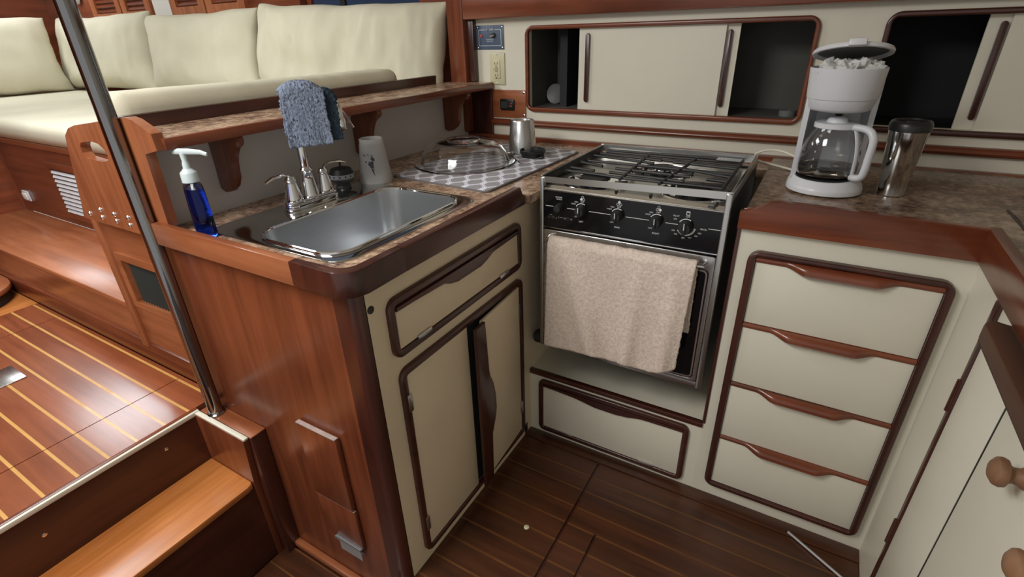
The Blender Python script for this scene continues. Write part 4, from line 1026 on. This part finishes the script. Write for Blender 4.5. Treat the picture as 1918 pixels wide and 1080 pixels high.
obj('insert', bx(-0.504, -0.472, YW - 0.009, YW - 0.006, 1.112, 1.180, bev=0.001), 'ivory', t)
for z in (1.168, 1.124):
    for x in (-0.4945, -0.4835): obj('slot', bx(x - 0.0010, x + 0.0010, YW - 0.0096, YW - 0.009, z - 0.004, z + 0.004), 'black', t)
    obj('slot', B().lathe([(0.0024, 0), (0.0024, 0.0006), (0, 0.0006)], seg=10, M4=Matrix.Translation((-0.489, YW - 0.009, z - 0.0095)) @ Matrix.Rotation(PI / 2, 4, 'X')), 'black', t)
for z in (1.1505, 1.141): obj('test_button', bx(-0.4945, -0.4815, YW - 0.0105, YW - 0.009, z - 0.004, z + 0.004, bev=0.0008), 'ivory_dark', t)
obj('indicator', bx(-0.5015, -0.4995, YW - 0.0096, YW - 0.009, 1.1425, 1.147), 'black', t)
plate_screws(t, [(-0.487, 1.094), (-0.487, 1.201)], YW - 0.006, 0.003)
t = thing('thermostat', (-0.43, YW, 0.965), 'reddish wood plate carrying a small black digital control', 'control panel')
obj('backplate', bx(-0.515, -0.358, YW - 0.006, YW, 0.962, 1.070, bev=0.002), 'teak_lt_x', t)
obj('unit', bx(-0.474, -0.408, YW - 0.016, YW - 0.006, 0.992, 1.036, bev=0.005), 'black', t)
obj('screen', bx(-0.468, -0.436, YW - 0.0168, YW - 0.016, 1.002, 1.026), 'screen', t)
for x, z in ((-0.427, 1.010), (-0.419, 1.009), (-0.420, 1.019)): obj('button', B().lathe([(0.003, 0), (0.003, 0.0015), (0, 0.0018)], seg=10, M4=Matrix.Translation((x, YW - 0.016, z)) @ Matrix.Rotation(PI / 2, 4, 'X')), 'red', t, label='small red button')
plate_screws(t, [(-0.366, 1.060), (-0.366, 0.974)], YW - 0.006, 0.005)

# ================================================================== COFFEE MAKER, CARAFE, TUMBLER
CX, CY = 0.716, 0.272
t = thing('coffee_maker', (CX, 0.29, ZR), 'white drip coffee maker with its lid tilted open', 'coffee maker')
base_p = rrect(0.634, 0.806, 0.195, 0.40, 0.082, 10)
def inset(poly, k):
    cx = sum(p[0] for p in poly) / len(poly); cy = sum(p[1] for p in poly) / len(poly)
    return [(cx + (p[0] - cx) * k, cy + (p[1] - cy) * k) for p in poly]
def loft(sections):
    b = bmesh.new(); V = [[b.verts.new((p[0], p[1], z)) for p in poly] for poly, z in sections]
    n = len(V[0])
    for A, Q in zip(V, V[1:]):
        for i in range(n): b.faces.new((A[i], A[(i + 1) % n], Q[(i + 1) % n], Q[i]))
    b.faces.new(V[0]); b.faces.new(V[-1])
    out = B(); out._merge(b); return out
obj('base', loft([(inset(base_p, 0.94), ZR + 0.002), (base_p, ZR + 0.005), (base_p, ZR + 0.014), (inset(base_p, 0.97), ZR + 0.020), (inset(base_p, 0.86), ZR + 0.036), (inset(base_p, 0.80), ZR + 0.038)]), 'plastic', t)
for dx, dy in ((-0.05, -0.055), (0.02, -0.07), (0.055, -0.045), (-0.05, 0.06), (0.05, 0.06)): obj('foot', B().lathe([(0.005, 0), (0.005, 0.004), (0, 0.004)], c=(0.72 + dx, 0.295 + dy, ZR), seg=10), 'plastic', t)
obj('warming_plate', B().lathe([(0, 0), (0.066, 0), (0.066, 0.003), (0.060, 0.004), (0, 0.0035)], c=(CX, CY, ZR + 0.038), seg=36), 'black', t)
# C-shaped column: back with two forward wings
colp = [(0.640, 0.262), (0.652, 0.262), (0.655, 0.315), (0.668, 0.345), (0.764, 0.345), (0.777, 0.315), (0.780, 0.300), (0.792, 0.300), (0.792, 0.345), (0.775, 0.385), (0.745, 0.398), (0.69, 0.398), (0.655, 0.385), (0.640, 0.345)]
obj('column', B().prism(colp, 'z', ZR + 0.030, 1.175, bev=0.003), 'plastic', t, smooth=50)
HX, HY = 0.712, 0.278
obj('hopper', B().lathe([(0.0, 0.0), (0.040, 0.0), (0.062, 0.004), (0.068, 0.010), (0.0725, 0.030), (0.0745, 0.0315), (0.0750, 0.034), (0.0755, 0.036), (0.0800, 0.0975), (0.0785, 0.099), (0.0765, 0.0965), (0.072, 0.040), (0.06, 0.02), (0, 0.015)], c=(HX, HY, 1.0845), seg=48), 'plastic', t)
obj('drip_valve', B().lathe([(0, 0), (0.007, 0.0), (0.011, 0.006), (0.018, 0.0095), (0, 0.0095)], c=(HX + 0.004, HY - 0.004, 1.0755), seg=20), 'black', t)
# lid hinged at the back, tilted up at the front
LM = Matrix.Translation((HX, HY + 0.01, 1.2135)) @ Matrix.Rotation(math.radians(-2), 4, 'Y') @ Matrix.Rotation(math.radians(-15), 4, 'X')
lid = obj('lid', B().lathe([(0, 0.0025), (0.072, 0.002), (0.077, -0.005), (0.0815, -0.004), (0.0825, 0.001), (0.080, 0.005), (0.070, 0.007), (0, 0.008)], seg=48, M4=LM), 'plastic', t)
obj('lid_underside', B().lathe([(0, 0.0015), (0.0715, 0.0015), (0.0715, 0.0024), (0, 0.0024)], seg=40, M4=LM), 'dark_in', lid, label='dull grey underside disc')  # separate darker disc over the underside of the lid
obj('lid_tab', B().box(-0.012, 0.022, -0.090, -0.070, -0.005, 0.010, bev=0.003, M4=LM), 'plastic', lid)
obj('lid_hinge', bx(HX - 0.03, HX + 0.03, HY + 0.075, HY + 0.105, 1.170, 1.196, bev=0.004), 'plastic', t)
cordp = [(0.645, 0.385, ZR + 0.055), (0.60, 0.42, ZR + 0.062), (0.56, 0.455, ZR + 0.055), (0.532, 0.480, ZR + 0.038), (0.528, 0.488, ZR + 0.024), (0.545, 0.490, ZR + 0.014), (0.60, 0.470, ZR + 0.008), (0.66, 0.440, ZR + 0.004), (0.70, 0.43, ZR + 0.004)]
def smoothpath(P, n=6):
    P = [Vector(p) for p in P]; out = []
    for i in range(len(P) - 1):
        p0, p1, p2, p3 = P[max(0, i - 1)], P[i], P[i + 1], P[min(len(P) - 1, i + 2)]
        for k in range(n):
            s = k / n
            out.append(0.5 * ((2 * p1) + (p2 - p0) * s + (2 * p0 - 5 * p1 + 4 * p2 - p3) * s * s + (3 * p1 - p0 - 3 * p2 + p3) * s ** 3))
    return out + [P[-1]]
obj('power_cord', B().tube(smoothpath(cordp), 0.0032, seg=8), 'cord', t, label='cream power cord')
# crumpled paper in the hopper
t = thing('paper_filter', (HX, HY, 1.13), 'crumpled white paper filters stuffed in the open coffee maker', 'paper')
for i, (dx, dy, r, sd) in enumerate(((-0.030, -0.022, 0.036, 1), (0.022, -0.016, 0.036, 2), (-0.002, -0.034, 0.026, 3), (0.050, -0.004, 0.024, 4))):
    b = bmesh.new(); bmesh.ops.create_icosphere(b, subdivisions=3, radius=1)
    for v in b.verts:
        n = noise.noise(v.co * 2.3 + Vector((sd * 7, 0, 0))); n2 = abs(noise.noise(v.co * 4.5 + Vector((0, sd * 5, 0))))
        q = v.co.normalized() * (0.95 + 0.6 * n - 0.55 * n2)
        v.co = Vector((HX + dx + q.x * r, HY + dy + q.y * r, 1.182 + q.z * r * 0.68))
    o = B(); o._merge(b); obj('paper_wad', o, 'paper', t, smooth=25)

t = thing('carafe', (CX, CY, ZR + 0.042), 'glass coffee carafe with white lid and handle', 'carafe')
z0 = ZR + 0.0420
pr = [(0, 0.0), (0.058, 0.0), (0.064, 0.004), (0.0675, 0.014), (0.0680, 0.030), (0.0660, 0.060), (0.0610, 0.084), (0.0530, 0.104), (0.0470, 0.116), (0.0450, 0.123), (0.0435, 0.123), (0.0450, 0.115), (0.0510, 0.103), (0.0590, 0.083), (0.0640, 0.060), (0.0660, 0.030), (0.0655, 0.014), (0.0625, 0.005), (0.0570, 0.0022), (0, 0.0022)]
obj('glass_body', B().lathe(pr, c=(CX, CY, z0), seg=56), 'glass', t)
obj('coffee', B().lathe([(0, 0.0026), (0.0565, 0.0026), (0.0620, 0.0055), (0.0650, 0.0145), (0.0654, 0.024), (0, 0.024)], c=(CX, CY, z0), seg=48), 'coffee', t, label='thin layer of leftover coffee')
obj('neck_band', B().lathe([(0.0465, 0.117), (0.0485, 0.117), (0.0480, 0.127), (0.0455, 0.1285), (0.0455, 0.117), (0.0465, 0.117)], c=(CX, CY, z0), seg=48), 'plastic', t)
obj('carafe_lid', B().lathe([(0, 0.120), (0.0452, 0.1205), (0.0452, 0.127), (0.0235, 0.1290), (0.0225, 0.1320), (0.0195, 0.1375), (0.013, 0.1415), (0, 0.1425)], c=(CX, CY, z0), seg=44), 'plastic', t)
ha = Vector((0.80, -0.60, 0)).normalized()
def hp(r, z): return Vector((CX, CY, z0 + z)) + ha * r
hpath = smoothpath([hp(0.047, 0.121), hp(0.066, 0.122), hp(0.086, 0.118), hp(0.097, 0.106), hp(0.100, 0.090), hp(0.099, 0.050), hp(0.096, 0.018), hp(0.086, 0.009), hp(0.069, 0.008)], 5)
obj('handle', B().tube(hpath, 0.0082, seg=12, flat=1.15, up=(0, 0, 1)), 'plastic', t)
obj('handle_strip', B().tube(smoothpath([hp(0.049, 0.121), hp(0.056, 0.108), hp(0.064, 0.085), hp(0.0695, 0.055), hp(0.0705, 0.022), hp(0.0700, 0.008)], 4), 0.0034, seg=10, flat=1.8, up=(0, 0, 1)), 'plastic', t)
mk = B()
for i in range(5):
    th = math.radians(-118); zz = 0.030 + i * 0.018
    r = 0.0684 - (0.004 if i == 3 else (0.0095 if i == 4 else (0.0012 if i == 2 else 0)))
    p = Vector((CX + r * math.cos(th), CY + r * math.sin(th), z0 + zz)); tg = Vector((-math.sin(th), math.cos(th), 0))
    mk.text(str(2 + 2 * i), 0.0075, p, tg, (0, 0, 1), lift=0.0004)
obj('level_marks', mk, 'white_ink', t, smooth=0)

c = (0.867, 0.305, ZR)
t = thing('travel_tumbler', c, 'tall tapered steel travel tumbler with black lid by the carafe', 'tumbler')
obj('wall', B().lathe([(0, 0), (0.0280, 0), (0.0295, 0.002), (0.0292, 0.012), (0.0296, 0.020), (0.0310, 0.036), (0.0315, 0.037), (0.0395, 0.142), (0.0405, 0.150), (0.0412, 0.157), (0.039, 0.157), (0, 0.155)], c=c, seg=48), 'steel_flat', t)
obj('lid', B().lathe([(0.0412, 0.154), (0.0432, 0.155), (0.0432, 0.168), (0.0400, 0.176), (0.037, 0.178), (0.035, 0.174), (0, 0.171)], c=c, seg=48), 'black', t)
obj('slider', bx(c[0] - 0.012, c[0] + 0.012, c[1] - 0.030, c[1] - 0.005, ZR + 0.171, ZR + 0.179, bev=0.003), 'black', t)

# ================================================================== POLE AND COMPANION STEP
PX, PY = -0.632, -0.7015
t = thing('grab_pole', (PX, PY, 0.3365), 'polished steel grab pole standing beside the sink cabinet', 'pole')
obj('tube', B().tube([(PX, PY, 0.337), (PX, PY, 2.06)], 0.0182, seg=40), 'pole_steel', t)
obj('flange', B().lathe([(0.023, 0), (0.023, 0.004), (0.0195, 0.007), (0.0183, 0.012)], c=(PX, PY, 0.3365), seg=40), 'pole_steel', t)

t = thing('companion_step', (-0.6, -1.3, -0.13), 'teak step with golden tread leading up to the saloon floor', 'step')
obj('tread', B().prism([(-0.684, -2.2), (-0.484, -2.2), (-0.484, -0.755), (-0.488, -0.740), (-0.498, -0.736), (-0.684, -0.736)], 'z', 0.150, 0.170, bev=0.003), 'teak_lt_y', t)
obj('back_riser', bx(-0.700, -0.684, -2.2, -0.720, -0.13, 0.329), 'frame_y', t)
obj('sole_edge', bx(-0.703, -0.690, -2.2, -0.720, 0.329, 0.3425, bev=0.002), 'teak_y', t)
obj('edge_strip', bx(-0.690, -0.682, -2.2, -0.722, 0.329, 0.3415, bev=0.001), 'laminate', t, label='pale metal edge strip')
obj('cheek', B().prism([(-0.684, -0.13), (-0.482, -0.13), (-0.482, 0.165), (-0.462, 0.332), (-0.684, 0.332)], 'y', -0.736, -0.720, bev=0.001), 'teak_z', t)
obj('cheek_cap', B().box(-0.690, -0.460, -0.735, -0.722, 0.332, 0.3385, bev=0.001), 'laminate', t, label='pale edge strip')
obj('front_riser', bx(-0.500, -0.488, -2.2, -0.736, -0.13, 0.150), 'frame_y', t)
for x, z in (): pass
for y in (-0.83, -1.115): obj('screw', B().lathe([(0.005, 0), (0.005, 0.001), (0, 0.003)], seg=12, M4=Matrix.Translation((-0.684, y, 0.285 if y > -1 else 0.262)) @ Matrix.Rotation(PI / 2, 4, 'Y')), 'chrome', t)
o = obj('filler_block', B().box(-0.684, -0.455, -0.7195, -0.6755, -0.13, 0.332, bev=0.002), 'frame_z'); 
tag(o, 'dark teak block between the step and the sink cabinet', 'block')
o2 = obj('block_top', bx(-0.684, -0.453, -0.719, -0.6755, 0.332, 0.3365, bev=0.001), 'teak_lt_x', o)

# small things on the galley floor
o = obj('floor_button', B().lathe([(0.008, 0), (0.008, 0.001), (0.005, 0.003), (0, 0.0035)], c=(0.187, -0.374, 0.0), seg=16), 'ivory'); tag(o, 'tiny pale button on the dark galley floor', 'button')
o = obj('metal_rod', B().tube([(0.838, -0.035, 0.006), (0.972, -0.118, 0.006)], 0.0035, seg=10), 'alu'); tag(o, 'thin metal rod lying on the floor at lower right', 'rod')
